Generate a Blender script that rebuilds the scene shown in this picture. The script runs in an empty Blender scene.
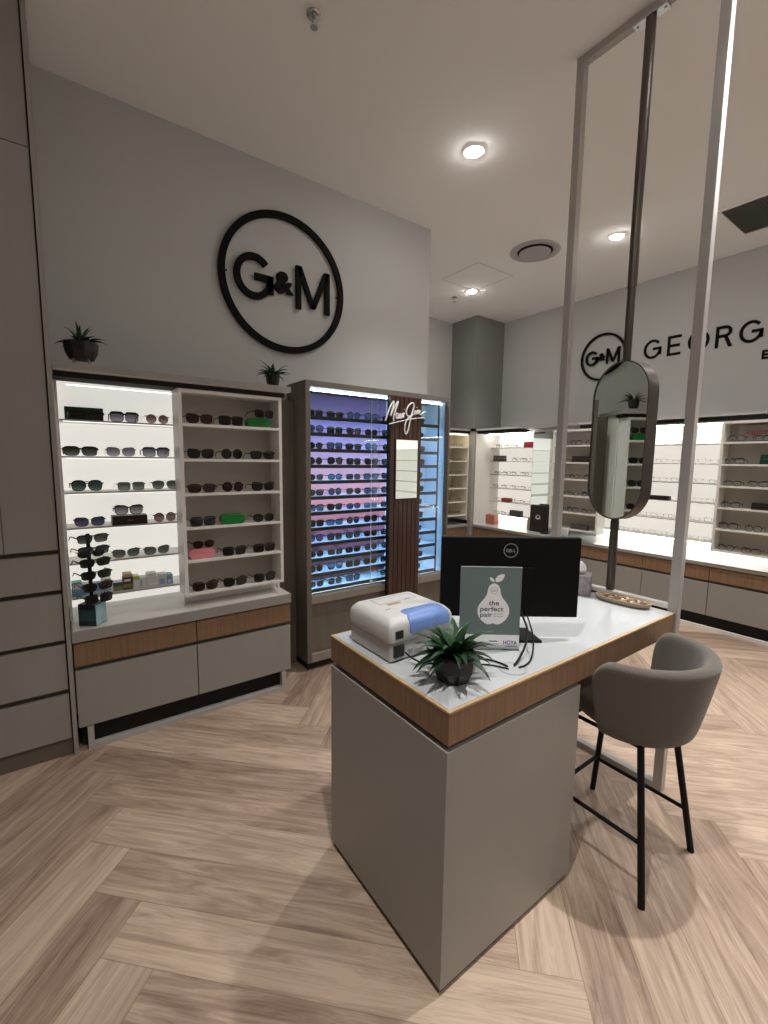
import bpy, bmesh, math, random
from mathutils import Vector, Matrix
random.seed(7)
scn = bpy.context.scene
COL = scn.collection
PI = math.pi

# ------------------------------------------------------------------ materials
MATS = {}
def newmat(name):
    m = bpy.data.materials.new(name); m.use_nodes = True
    nt = m.node_tree; nt.nodes.clear()
    out = nt.nodes.new('ShaderNodeOutputMaterial')
    return m, nt, out
def N(nt, t, **kw):
    n = nt.nodes.new(t)
    for k, v in kw.items():
        if k in n.inputs: n.inputs[k].default_value = v
        else: setattr(n, k, v)
    return n
def mix_col(nt, fac, a, b, bt='MIX'):
    n = nt.nodes.new('ShaderNodeMix'); n.data_type = 'RGBA'; n.blend_type = bt
    for s, v in ((0, fac), (6, a), (7, b)):
        if hasattr(v, 'type') or hasattr(v, 'links'): nt.links.new(v, n.inputs[s])
        else: n.inputs[s].default_value = v if s == 0 else (*v, 1)
    return n.outputs[2]
def M(name, col, rough=.5, metal=0, var=.04, scale=8, trans=0, spec=.5, bump=0, bscale=200, stretch=(1,1,1), sheen=0, alpha=1, ior=1.45):
    if name in MATS: return MATS[name]
    m, nt, out = newmat(name)
    b = N(nt, 'ShaderNodeBsdfPrincipled', Roughness=rough, Metallic=metal)
    b.inputs['Transmission Weight'].default_value = trans
    b.inputs['Specular IOR Level'].default_value = spec
    b.inputs['IOR'].default_value = ior
    b.inputs['Alpha'].default_value = alpha
    if sheen: b.inputs['Sheen Weight'].default_value = sheen
    tc = N(nt, 'ShaderNodeTexCoord'); mp = N(nt, 'ShaderNodeMapping'); mp.inputs['Scale'].default_value = stretch
    nt.links.new(tc.outputs['Object'], mp.inputs['Vector'])
    no = N(nt, 'ShaderNodeTexNoise', Scale=scale, Detail=4)
    nt.links.new(mp.outputs[0], no.inputs['Vector'])
    c = mix_col(nt, no.outputs['Fac'], tuple(x*(1-var) for x in col), tuple(min(1, x*(1+var)) for x in col))
    nt.links.new(c, b.inputs['Base Color'])
    if bump:
        n2 = N(nt, 'ShaderNodeTexNoise', Scale=bscale, Detail=3); nt.links.new(mp.outputs[0], n2.inputs['Vector'])
        bp = N(nt, 'ShaderNodeBump', Strength=bump, Distance=.002); nt.links.new(n2.outputs['Fac'], bp.inputs['Height'])
        nt.links.new(bp.outputs[0], b.inputs['Normal'])
    nt.links.new(b.outputs[0], out.inputs['Surface'])
    MATS[name] = m; return m
def EM(name, col, st):
    if name in MATS: return MATS[name]
    m, nt, out = newmat(name)
    e = N(nt, 'ShaderNodeEmission', Strength=st); e.inputs['Color'].default_value = (*col, 1)
    nt.links.new(e.outputs[0], out.inputs['Surface']); MATS[name] = m; return m
def wood(name, dark, light, rough=.45, sc=(70, 70, 2.2), contrast=1):
    m, nt, out = newmat(name)
    b = N(nt, 'ShaderNodeBsdfPrincipled', Roughness=rough)
    tc = N(nt, 'ShaderNodeTexCoord'); mp = N(nt, 'ShaderNodeMapping'); mp.inputs['Scale'].default_value = sc
    nt.links.new(tc.outputs['Object'], mp.inputs['Vector'])
    n1 = N(nt, 'ShaderNodeTexNoise', Scale=1.0, Detail=6, Roughness=.65); nt.links.new(mp.outputs[0], n1.inputs['Vector'])
    r = N(nt, 'ShaderNodeValToRGB'); r.color_ramp.elements[0].position = .5-.2/contrast; r.color_ramp.elements[1].position = .5+.2/contrast
    r.color_ramp.elements[0].color = (*dark, 1); r.color_ramp.elements[1].color = (*light, 1)
    nt.links.new(n1.outputs['Fac'], r.inputs['Fac'])
    n2 = N(nt, 'ShaderNodeTexNoise', Scale=3.0, Detail=2); nt.links.new(tc.outputs['Object'], n2.inputs['Vector'])
    c = mix_col(nt, .25, r.outputs[0], mix_col(nt, n2.outputs['Fac'], dark, light))
    nt.links.new(c, b.inputs['Base Color']); nt.links.new(b.outputs[0], out.inputs['Surface'])
    MATS[name] = m; return m

m_wall = M('wall paint', (.50, .505, .50), .85, var=.02, scale=1.5, bump=.05, bscale=300)
m_ceil = M('ceiling paint', (.94, .94, .935), .9, var=.015, scale=1)
m_dark = M('dark grey column paint', (.23, .23, .225), .7)
m_lam = M('taupe grey laminate', (.32, .31, .29), .42, var=.03, scale=60, stretch=(1, 1, .2))
m_lam2 = M('taupe grey laminate edge', (.33, .315, .29), .4, var=.03)
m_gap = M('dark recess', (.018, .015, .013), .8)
m_gap2 = M('shadowed finger pull', (.11, .10, .085), .7)
m_kick = M('brown grey kickboard', (.15, .13, .11), .35)
m_top = M('white laminate', (.47, .495, .51), .20, var=.01)
m_wtop = M('pale grey worktop', (.60, .58, .55), .3, var=.02)
m_white = M('white powder coat', (.84, .83, .81), .4, var=.01)
m_shelfw = M('white shelf board', (.78, .77, .73), .4, var=.01)
m_cream = M('cream shelf board', (.80, .76, .66), .5, var=.02)
m_back = M('display back panel', (.80, .78, .74), .5, var=.01)
m_slideback = M('grey shelf back panel', (.50, .47, .42), .6, var=.02)
m_alu = M('brushed aluminium', (.62, .61, .60), .3, 1, var=.03)
m_frame = M('pale grey metal frame paint', (.46, .445, .435), .4, 0, var=.02)
m_black = M('black metal', (.005, .005, .006), .5, spec=.25)
m_sign = M('black acrylic', (.004, .004, .005), .7, spec=.15)
m_bronze = M('dark bronze metal', (.11, .095, .083), .35, .6, var=.08)
m_mirror = M('mirror glass', (.80, .86, .83), .01, 1, var=0)
m_oak = wood('oak veneer', (.17, .098, .052), (.30, .185, .108), .5)
m_oakedge = M('oak edge band', (.52, .36, .20), .5, var=.1, scale=40)
m_walnut = wood('walnut slats', (.028, .010, .006), (.085, .032, .019), .35, (50, 50, 3))
m_concrete = M('grey brown timber laminate', (.155, .135, .112), .6, var=.28, scale=5, stretch=(3, 3, .6))
m_concrete2 = M('light grey brown laminate', (.27, .245, .215), .55, var=.2, scale=5, stretch=(3, 3, .6))
m_fabric = M('taupe boucle fabric', (.115, .102, .086), .95, var=.35, scale=260, bump=.5, bscale=500, sheen=.3)
m_plant = M('succulent leaf', (.012, .040, .016), .4, var=.5, scale=30)
m_plant2 = M('succulent leaf tip', (.022, .065, .026), .4, var=.4, scale=30)
m_pot = M('black pot', (.012, .011, .010), .35, var=.2)
m_pot2 = M('brown grey pot', (.06, .05, .045), .6, var=.2)
m_soil = M('dark soil', (.02, .015, .01), .9)
m_prn = M('warm white plastic', (.57, .57, .56), .4, var=.01)
m_prn2 = M('grey white plastic', (.49, .49, .48), .45, var=.01)
m_blue = M('blue plastic', (.16, .27, .60), .35, var=.02)
m_bluebin = M('black socket plastic', (.02, .02, .02), .5)
m_mon = M('black monitor plastic', (.003, .003, .0035), .6, spec=.25, var=.1)
m_grey = M('mid grey print', (.32, .33, .34), .6)
m_teal = M('sage teal card', (.16, .21, .21), .55, var=.02)
m_card = M('white card', (.93, .92, .94), .55, var=.01)
m_ink = M('dark ink', (.03, .035, .05), .6)
m_navy = M('navy ink', (.05, .04, .19), .6)
m_red = M('red ink', (.42, .012, .03), .5)
m_signwhite = M('white sign enamel', (.92, .92, .92), .4)
m_trayw = M('beige tray wood', (.33, .26, .18), .5, var=.2, scale=20)
m_ventdark = M('dark air grille', (.11, .112, .10), .7, var=.15, scale=60)
m_lilac = M('lilac grey plastic', (.48, .44, .47), .5)
m_chrome = M('chrome', (.6, .6, .6), .2, 1)
m_leather = M('red leather', (.30, .06, .045), .4, var=.2)
m_brownbox = M('terracotta card', (.42, .14, .10), .5, var=.15)
m_greencase = M('green plastic case', (.012, .20, .03), .25, var=.1)
m_pinkcase = M('pink case', (.75, .27, .32), .35, var=.1)
m_greenbox = M('dark green box', (.008, .045, .028), .4, var=.1)
m_blackbox = M('black gift box', (.015, .010, .010), .4, var=.2)
m_redcase = M('red case', (.35, .02, .04), .3, var=.1)
m_greycase = M('dark grey case', (.06, .06, .06), .4, var=.2)
m_led = EM('white LED strip', (1, .97, .90), 1.3)
m_ledtop = EM('white top LED strip', (1, .97, .90), 3)
m_ledblue = EM('cool blue LED strip', (.58, .82, 1), 27)
m_ledbluetop = EM('cool white LED strip', (.68, .88, 1), 12)
m_lamp = EM('downlight lens', (1, .95, .88), 200)
def lightbox(name, col, st):
    m, nt, out = newmat(name)
    b = N(nt, 'ShaderNodeBsdfPrincipled', Roughness=.6); b.inputs['Base Color'].default_value = (*[c*.8 for c in col], 1)
    b.inputs['Emission Color'].default_value = (*col, 1); b.inputs['Emission Strength'].default_value = st
    nt.links.new(b.outputs[0], out.inputs['Surface']); MATS[name] = m; return m
m_boxL = lightbox('backlit opal panel left', (1, .98, .925), .46)
m_boxR = lightbox('backlit opal panel right', (1, .97, .90), .45)
m_ledR = EM('bright LED strip', (1, .97, .90), 24)
# clear sheet glass
def glassmat():
    m, nt, out = newmat('clear sheet glass')
    t = N(nt, 'ShaderNodeBsdfTransparent'); t.inputs['Color'].default_value = (.95, .97, .97, 1)
    g = N(nt, 'ShaderNodeBsdfGlossy', Roughness=.02); f = N(nt, 'ShaderNodeFresnel', IOR=1.35)
    mx = N(nt, 'ShaderNodeMixShader')
    nt.links.new(f.outputs[0], mx.inputs[0]); nt.links.new(t.outputs[0], mx.inputs[1]); nt.links.new(g.outputs[0], mx.inputs[2])
    nt.links.new(mx.outputs[0], out.inputs['Surface']); return m
m_glass = glassmat()
def lensmat(name, col, alpha, rough=.08):
    m, nt, out = newmat(name)
    t = N(nt, 'ShaderNodeBsdfTransparent'); t.inputs['Color'].default_value = (*[min(1, c*1.2+.45) for c in col], 1)
    b = N(nt, 'ShaderNodeBsdfPrincipled', Roughness=rough); b.inputs['Base Color'].default_value = (*col, 1)
    mx = N(nt, 'ShaderNodeMixShader'); 
    # tint is deeper at the top of the lens
    tc = N(nt, 'ShaderNodeTexCoord'); sp = N(nt, 'ShaderNodeSeparateXYZ'); nt.links.new(tc.outputs['Object'], sp.inputs[0])
    mr = N(nt, 'ShaderNodeMapRange'); mr.inputs['From Min'].default_value = 0; mr.inputs['From Max'].default_value = .045
    mr.inputs['To Min'].default_value = alpha*(.35 if alpha < .93 else .75); mr.inputs['To Max'].default_value = min(1, alpha*1.2)
    nt.links.new(sp.outputs['Z'], mr.inputs['Value']); nt.links.new(mr.outputs[0], mx.inputs[0])
    nt.links.new(t.outputs[0], mx.inputs[1]); nt.links.new(b.outputs[0], mx.inputs[2])
    nt.links.new(mx.outputs[0], out.inputs['Surface']); MATS[name] = m; return m
L_grey = lensmat('grey lens', (.05, .05, .055), .9)
L_lite = lensmat('light grey lens', (.20, .18, .23), .62)
L_sage = lensmat('sage lens', (.14, .16, .15), .8)
L_brown = lensmat('brown lens', (.030, .014, .011), .94)
L_rose = lensmat('rose lens', (.25, .16, .14), .75)
L_purple = lensmat('violet blue lens', (.07, .07, .16), .9)
L_green = lensmat('green lens', (.04, .09, .085), .85)
L_dark = lensmat('near black lens', (.012, .01, .01), .98)
L_blue = lensmat('blue mirrored lens', (.08, .16, .28), .85)
L_clear = lensmat('clear demo lens', (.55, .56, .56), .05)
F_black = M('black acetate', (.010, .009, .010), .25)
F_gold = M('pale gold wire', (.45, .36, .28), .3, .8)
F_silver = M('silver wire', (.16, .16, .17), .3, .8)
F_tort = M('tortoise acetate', (.026, .010, .007), .25, var=.6, scale=90)
F_lilac = M('lilac acetate', (.20, .16, .22), .3)
F_red = M('red acetate', (.45, .03, .05), .3)
F_clear = M('crystal acetate', (.30, .29, .28), .2)
F_blue = M('navy acetate', (.02, .03, .08), .3)

def floor_mat():
    m, nt, out = newmat('herringbone timber floor')
    L = nt.links
    def math_(op, a, b=None, c=None):
        n = nt.nodes.new('ShaderNodeMath'); n.operation = op
        for i, v in enumerate((a, b, c)):
            if v is None: continue
            if hasattr(v, 'links'): L.new(v, n.inputs[i])
            else: n.inputs[i].default_value = v
        return n.outputs[0]
    tc = N(nt, 'ShaderNodeTexCoord'); sp = N(nt, 'ShaderNodeSeparateXYZ'); L.new(tc.outputs['Object'], sp.inputs[0])
    w = .19; n = 8
    x = math_('SUBTRACT', sp.outputs['X'], .15); y = math_('SUBTRACT', sp.outputs['Y'], 2.215)
    s = 1/math.sqrt(2)/w
    u = math_('MULTIPLY', math_('SUBTRACT', x, y), s)
    v = math_('MULTIPLY', math_('ADD', x, y), -s)
    i = math_('FLOOR', u); j = math_('FLOOR', v)
    d = math_('SUBTRACT', i, j)
    t = math_('SUBTRACT', d, math_('MULTIPLY', math_('FLOOR', math_('DIVIDE', d, 2*n)), 2*n))
    isH = math_('LESS_THAN', t, n-.5)
    # horizontal
    i0 = math_('SUBTRACT', i, t)
    hl = math_('SUBTRACT', u, i0); hc = math_('SUBTRACT', v, j)
    # vertical
    j0 = math_('SUBTRACT', j, math_('SUBTRACT', 2*n-1, t))
    vl = math_('SUBTRACT', v, j0); vc = math_('SUBTRACT', u, i)
    def sel(a, b):
        return math_('ADD', math_('MULTIPLY', isH, a), math_('MULTIPLY', math_('SUBTRACT', 1, isH), b))
    al = sel(hl, vl); ac = sel(hc, vc)
    ida = sel(i0, math_('ADD', i, 57.3)); idb = sel(j, math_('ADD', j0, 31.7))
    cid = N(nt, 'ShaderNodeCombineXYZ'); L.new(ida, cid.inputs[0]); L.new(idb, cid.inputs[1])
    wn = N(nt, 'ShaderNodeTexWhiteNoise'); wn.noise_dimensions = '2D'; L.new(cid.outputs[0], wn.inputs['Vector'])
    rnd = wn.outputs['Value']
    cv = N(nt, 'ShaderNodeCombineXYZ')
    L.new(math_('MULTIPLY', al, .24), cv.inputs[0]); L.new(math_('MULTIPLY', ac, 2.4), cv.inputs[1]); L.new(math_('MULTIPLY', rnd, 40), cv.inputs[2])
    g1 = N(nt, 'ShaderNodeTexNoise', Scale=1.5, Detail=8, Roughness=.68, Distortion=1.6); L.new(cv.outputs[0], g1.inputs['Vector'])
    cv2 = N(nt, 'ShaderNodeCombineXYZ')
    L.new(math_('MULTIPLY', al, .45), cv2.inputs[0]); L.new(math_('MULTIPLY', ac, 40), cv2.inputs[1]); L.new(math_('MULTIPLY', rnd, 70), cv2.inputs[2])
    g2 = N(nt, 'ShaderNodeTexNoise', Scale=1.3, Detail=8, Roughness=.6, Distortion=.3); L.new(cv2.outputs[0], g2.inputs['Vector'])
    cr = N(nt, 'ShaderNodeValToRGB')
    e = cr.color_ramp.elements
    e[0].position = .30; e[0].color = (.18, .116, .086, 1)
    e[1].position = .68; e[1].color = (.60, .465, .355, 1)
    e2 = cr.color_ramp.elements.new(.5); e2.color = (.395, .287, .219, 1)
    f = math_('ADD', math_('MULTIPLY', g1.outputs['Fac'], .72), math_('MULTIPLY', g2.outputs['Fac'], .28))
    f = math_('ADD', f, math_('MULTIPLY', math_('SUBTRACT', rnd, .5), .22))
    L.new(f, cr.inputs['Fac'])
    # knots
    kn = N(nt, 'ShaderNodeTexVoronoi', Scale=.55); cvk = N(nt, 'ShaderNodeCombineXYZ')
    L.new(math_('MULTIPLY', al, .75), cvk.inputs[0]); L.new(math_('MULTIPLY', ac, 1.6), cvk.inputs[1]); L.new(math_('MULTIPLY', rnd, 90), cvk.inputs[2]); L.new(cvk.outputs[0], kn.inputs['Vector'])
    kf = N(nt, 'ShaderNodeMapRange'); kf.inputs['From Min'].default_value = .0; kf.inputs['From Max'].default_value = .13; kf.inputs['To Min'].default_value = .35; kf.inputs['To Max'].default_value = 0
    L.new(kn.outputs['Distance'], kf.inputs['Value'])
    c = mix_col(nt, kf.outputs[0], cr.outputs[0], (.13, .08, .055))
    # seams
    def edge(a, lim, span):
        lo = math_('LESS_THAN', a, lim); hi = math_('GREATER_THAN', a, span-lim)
        return math_('MAXIMUM', lo, hi)
    sm = math_('MAXIMUM', edge(ac, .008, 1), edge(al, .008, n))
    c2 = mix_col(nt, math_('MULTIPLY', sm, .45), c, (.12, .08, .055))
    b = N(nt, 'ShaderNodeBsdfPrincipled', Roughness=.36); b.inputs['Specular IOR Level'].default_value = .42
    L.new(c2, b.inputs['Base Color'])
    rr = math_('ADD', math_('MULTIPLY', g2.outputs['Fac'], .22), .27); L.new(rr, b.inputs['Roughness'])
    bp = N(nt, 'ShaderNodeBump', Strength=.25, Distance=.0015); L.new(math_('SUBTRACT', g2.outputs['Fac'], math_('MULTIPLY', sm, 1)), bp.inputs['Height'])
    L.new(bp.outputs[0], b.inputs['Normal'])
    L.new(b.outputs[0], out.inputs['Surface']); return m
m_floor = floor_mat()

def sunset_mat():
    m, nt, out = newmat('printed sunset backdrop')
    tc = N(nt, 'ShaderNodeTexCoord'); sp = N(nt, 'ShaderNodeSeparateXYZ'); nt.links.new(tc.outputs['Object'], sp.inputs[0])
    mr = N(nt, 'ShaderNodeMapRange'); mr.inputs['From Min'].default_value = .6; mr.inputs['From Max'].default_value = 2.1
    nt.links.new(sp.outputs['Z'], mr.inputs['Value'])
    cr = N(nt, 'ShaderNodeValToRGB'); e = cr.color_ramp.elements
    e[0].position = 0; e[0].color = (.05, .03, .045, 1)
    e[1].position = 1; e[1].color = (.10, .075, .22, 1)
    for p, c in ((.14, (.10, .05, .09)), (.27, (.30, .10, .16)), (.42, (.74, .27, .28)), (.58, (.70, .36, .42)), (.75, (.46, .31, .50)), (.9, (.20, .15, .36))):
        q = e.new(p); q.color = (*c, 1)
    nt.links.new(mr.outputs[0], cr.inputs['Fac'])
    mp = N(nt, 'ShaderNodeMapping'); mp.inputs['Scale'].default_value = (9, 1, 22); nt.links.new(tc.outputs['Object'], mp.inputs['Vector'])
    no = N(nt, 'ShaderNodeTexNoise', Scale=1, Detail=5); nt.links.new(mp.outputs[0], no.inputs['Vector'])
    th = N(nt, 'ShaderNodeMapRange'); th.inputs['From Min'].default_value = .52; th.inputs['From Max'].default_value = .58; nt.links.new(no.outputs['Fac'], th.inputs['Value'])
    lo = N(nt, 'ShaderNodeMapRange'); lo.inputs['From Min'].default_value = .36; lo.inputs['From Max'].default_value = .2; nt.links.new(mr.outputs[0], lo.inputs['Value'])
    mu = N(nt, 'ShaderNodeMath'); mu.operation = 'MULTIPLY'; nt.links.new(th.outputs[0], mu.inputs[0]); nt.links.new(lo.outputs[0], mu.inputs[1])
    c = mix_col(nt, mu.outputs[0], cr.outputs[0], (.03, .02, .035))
    b = N(nt, 'ShaderNodeBsdfPrincipled', Roughness=.5); nt.links.new(c, b.inputs['Base Color']); nt.links.new(c, b.inputs['Emission Color']); b.inputs['Emission Strength'].default_value = .26; nt.links.new(b.outputs[0], out.inputs['Surface'])  # print also emits its own colours, a glow added to brighten the backdrop
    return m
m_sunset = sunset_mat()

# ------------------------------------------------------------------ mesh helper
class MB:
    def __init__(s): s.v = []; s.f = []
    def add(s, vs, fs):
        b = len(s.v); s.v += [tuple(p) for p in vs]; s.f += [tuple(b+i for i in f) for f in fs]; return s
    def box(s, x0, y0, z0, x1, y1, z1):
        x0, x1 = sorted((x0, x1)); y0, y1 = sorted((y0, y1)); z0, z1 = sorted((z0, z1))
        return s.add([(x0,y0,z0),(x1,y0,z0),(x1,y1,z0),(x0,y1,z0),(x0,y0,z1),(x1,y0,z1),(x1,y1,z1),(x0,y1,z1)],
                     [(0,3,2,1),(4,5,6,7),(0,1,5,4),(1,2,6,5),(2,3,7,6),(3,0,4,7)])
    def prism(s, pts, ext):
        ext = Vector(ext); n = len(pts); P = [Vector(p) for p in pts]
        return s.add(P+[p+ext for p in P], [tuple(range(n))[::-1], tuple(range(n, 2*n))]+[(i, (i+1) % n, n+(i+1) % n, n+i) for i in range(n)])
    def ring(s, outer, inner, ext):
        ext = Vector(ext); n = len(outer); O = [Vector(p) for p in outer]; I = [Vector(p) for p in inner]
        vs = O+I+[p+ext for p in O]+[p+ext for p in I]; fs = []
        for i in range(n):
            j = (i+1) % n
            fs += [(i, n+i, n+j, j), (2*n+i, 2*n+j, 3*n+j, 3*n+i), (i, j, 2*n+j, 2*n+i), (n+i, 3*n+i, 3*n+j, n+j)]
        return s.add(vs, fs)
    def tube(s, path, r, n=8, cap=True):
        P = [Vector(p) for p in path]; rs = r if isinstance(r, (list, tuple)) else [r]*len(P)
        vs = []; up = None
        for k, p in enumerate(P):
            t = (P[min(k+1, len(P)-1)]-P[max(k-1, 0)]).normalized()
            if up is None:
                up = Vector((0, 0, 1)) if abs(t.z) < .9 else Vector((1, 0, 0))
            a = t.cross(up).normalized(); b = a.cross(t).normalized(); up = b
            vs += [p+(a*math.cos(2*PI*i/n)+b*math.sin(2*PI*i/n))*rs[k] for i in range(n)]
        fs = []
        for k in range(len(P)-1):
            for i in range(n):
                j = (i+1) % n; fs.append((k*n+i, k*n+j, (k+1)*n+j, (k+1)*n+i))
        if cap: fs += [tuple(range(n))[::-1], tuple((len(P)-1)*n+i for i in range(n))]
        return s.add(vs, fs)
    def lathe(s, prof, c=(0, 0, 0), n=32):
        vs = []; fs = []; m = len(prof)
        for (r, z) in prof:
            for i in range(n):
                a = 2*PI*i/n; vs.append((c[0]+r*math.cos(a), c[1]+r*math.sin(a), c[2]+z))
        for k in range(m-1):
            for i in range(n):
                j = (i+1) % n; fs.append((k*n+i, k*n+j, (k+1)*n+j, (k+1)*n+i))
        if prof[0][0] > 1e-5: fs.append(tuple(range(n))[::-1])
        if prof[-1][0] > 1e-5: fs.append(tuple((m-1)*n+i for i in range(n)))
        return s.add(vs, fs)
    def xf(s, mat, start=0):
        s.v = s.v[:start]+[tuple(mat @ Vector(p)) for p in s.v[start:]]; return s
    def build(s, name, m, parent=None, smooth=False, bevel=0, world=True, subsurf=0, loc=None):
        me = bpy.data.meshes.new(name)
        off = Vector((0, 0, 0))
        if parent is not None and world:
            o = parent
            while o is not None: off += o.location; o = o.parent
        vs = [Vector(p)-off for p in s.v]
        me.from_pydata([tuple(p) for p in vs], [], s.f); me.validate()
        bm = bmesh.new(); bm.from_mesh(me); bmesh.ops.remove_doubles(bm, verts=bm.verts, dist=1e-6)
        bmesh.ops.recalc_face_normals(bm, faces=bm.faces); bm.to_mesh(me); bm.free()
        if smooth:
            me.shade_smooth(); me.set_sharp_from_angle(angle=math.radians(40))
        me.materials.append(m)
        o = bpy.data.objects.new(name, me); COL.objects.link(o)
        if loc is not None: o.location = loc
        if parent is not None: o.parent = parent
        if bevel:
            b = o.modifiers.new('edge', 'BEVEL'); b.width = bevel; b.segments = 2; b.limit_method = 'ANGLE'
            if smooth is False: pass
        if subsurf:
            q = o.modifiers.new('sub', 'SUBSURF'); q.levels = subsurf; q.render_levels = subsurf
        return o
def B(*a): return MB().box(*a)

def tag(o, label, cat, group=None):
    o['label'] = label; o['category'] = cat
    if group: o['group'] = group
    nw = len(label.split())
    if not 4 <= nw <= 16: print('LABEL LEN', nw, label)
    return o
def thing(name, label, cat, loc=(0, 0, 0), rz=0, group=None):
    o = bpy.data.objects.new(name, None); o.empty_display_size = .05; COL.objects.link(o)
    o.location = loc; o.rotation_euler = (0, 0, rz)
    return tag(o, label, cat, group)
def struct(o): o['kind'] = 'structure'; return o
def dup(root, loc, rz, label, group=None):
    r = root.copy(); COL.objects.link(r); r.location = loc; r.rotation_euler = (0, 0, rz)
    for k in ('label', 'group'):
        if k in r: del r[k]
    r['label'] = label; r['category'] = root['category']
    if group: r['group'] = group
    nw = len(label.split())
    if not 4 <= nw <= 16: print('LABEL LEN', nw, label)
    for ch in list(root.children):
        c = ch.copy(); COL.objects.link(c); c.parent = r
        for g in list(ch.children):
            d = g.copy(); COL.objects.link(d); d.parent = c
    return r
def text_mb(body, size, bold=0, extrude=0):
    """flat lettering in the XZ plane facing -Y, origin at lower left; returns verts, faces, width"""
    cu = bpy.data.curves.new('t', 'FONT'); cu.body = body; cu.size = size; cu.offset = bold; cu.extrude = extrude
    o = bpy.data.objects.new('t', cu); COL.objects.link(o)
    dg = bpy.context.evaluated_depsgraph_get(); dg.update()
    me = bpy.data.meshes.new_from_object(o.evaluated_get(dg))
    vs = [Vector((v.co.x, -v.co.z, v.co.y)) for v in me.vertices]; fs = [tuple(p.vertices) for p in me.polygons]
    bpy.data.objects.remove(o); bpy.data.curves.remove(cu); bpy.data.meshes.remove(me)
    x0 = min(p.x for p in vs); x1 = max(p.x for p in vs); z0 = min(p.z for p in vs); z1 = max(p.z for p in vs)
    return vs, fs, (x0, x1, z0, z1)
def fit_text(body, x0, x1, z0, z1, y=0, bold=0, depth=.0005):
    """lettering scaled into the box x0..x1, z0..z1"""
    vs, fs, (a, b, c, d) = text_mb(body, 1, bold, .5)
    out = MB(); out.add([(x0+(p.x-a)/(b-a)*(x1-x0), y+p.y*depth, z0+(p.z-c)/(d-c)*(z1-z0)) for p in vs], fs)
    return out

# ------------------------------------------------------------------ room
CZ = 3.67; WY = 3.25; WX = 2.85; BY = 5.12; RX = 5.57; FY = -3.4; SX = -2.0
struct(B(SX, FY, -.05, RX, BY, 0).build('floor', m_floor))
struct(B(SX, FY, CZ, RX, BY, CZ+.05).build('ceiling', m_ceil))
struct(B(SX, WY, 0, WX, BY, CZ).build('wall_left', m_wall))
struct(B(WX, BY, 0, RX, BY+.1, CZ).build('wall_back', m_wall))
struct(B(RX, FY, 0, RX+.1, BY+.1, CZ).build('wall_right', m_wall))
struct(B(SX, FY-.1, 0, RX, FY, CZ).build('bounce_wall_front', m_wall))  # unseen wall added across the open shopfront to bounce light
struct(B(SX-.1, FY, 0, SX, BY, CZ).build('wall_side', m_wall))
struct(B(4.97, 4.62, 2.075, RX, BY, CZ).build('column', m_dark))

# ------------------------------------------------------------------ tall joinery left of the display
t = thing('tall_cupboard', 'tall grey cupboard reaching the ceiling with four drawers below', 'cupboard', (-.9, 3.0, 0))
X0, X1 = -1.62, -.024
B(X0, 2.815, .0, X1, 3.245, 3.665).build('carcass', m_gap2, t)
B(-.020, 2.775, .0, .0, 3.245, 3.665).build('end_panel', m_lam2, t)
B(X0, 2.803, .0, X1, 2.814, .094).build('kickboard', m_kick, t)
for (z0, z1) in ((.10, .345), (.375, .62), (.645, .89), (.915, 1.10)):
    B(X0, 2.785, z0, X1-.003, 2.809, z1).build('drawer', m_lam, t, bevel=.002)
for (x0, x1) in ((-1.62, -.935), (-.931, -.239), (-.236, X1-.003)):
    B(x0, 2.785, 1.125, x1, 2.809, 3.01).build('door', m_lam, t, bevel=.001)
    B(x0, 2.785, 3.014, x1, 2.809, 3.66).build('top_door', m_lam, t, bevel=.001)

# ------------------------------------------------------------------ base cabinets (module .62 wide)
def base_cab(along, p0, p1, front, back, label, group, zt=(.10, .46, .485, .615)):
    """along 'x': front faces -Y at y=front. along 'y': front faces -X at x=front."""
    def bb(a, f0, z0, b, f1, z1):
        return B(a, f0, z0, b, f1, z1) if along == 'x' else B(f0, a, z0, f1, b, z1)
    mid = (p0+p1)/2
    loc = (mid, (front+back)/2, 0) if along == 'x' else ((front+back)/2, mid, 0)
    t = thing('base_cabinet', label, 'cabinet', loc, 0, group)
    bb(p0+.001, front+.022, .135, p1-.001, back, .6215).build('carcass', m_gap2, t)
    bb(p0+.0015, front, .14, p1-.0015, front+.02, .46).build('door', m_lam, t, bevel=.0015)
    bb(p0+.0015, front-.002, .485, p1-.0015, front+.02, .612).build('drawer', m_oak, t, bevel=.001)
    return t
base_cab('x', .006, .622, 2.785, 3.245, 'grey base cabinet with oak drawer nearest the tall cupboard', 'base cabinets')
base_cab('x', .624, 1.236, 2.785, 3.245, 'grey base cabinet with oak drawer beside the blue lit cabinet', 'base cabinets')
nth = ['corner', 'second', 'third', 'fourth', 'fifth', 'sixth', 'seventh', 'eighth', 'ninth', 'tenth', 'eleventh']
ys = [4.60-.61*i for i in range(12)]
for i in range(11):
    a, b = ys[i+1], ys[i]
    base_cab('y', a+.001, b-.001, 5.0, 5.5, 'grey oak-drawered base cabinet under the eyeglass wall, %s from the dark column' % (nth[i] if i else 'first'), 'base cabinets')
for i in range(3):
    b = 4.94-.61*i
    base_cab('x', b-.608, b, 4.66, 5.1, 'oak and grey base cabinet in the back recess, %s from the corner post' % ('first', 'second', 'third')[i], 'base cabinets')
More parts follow.
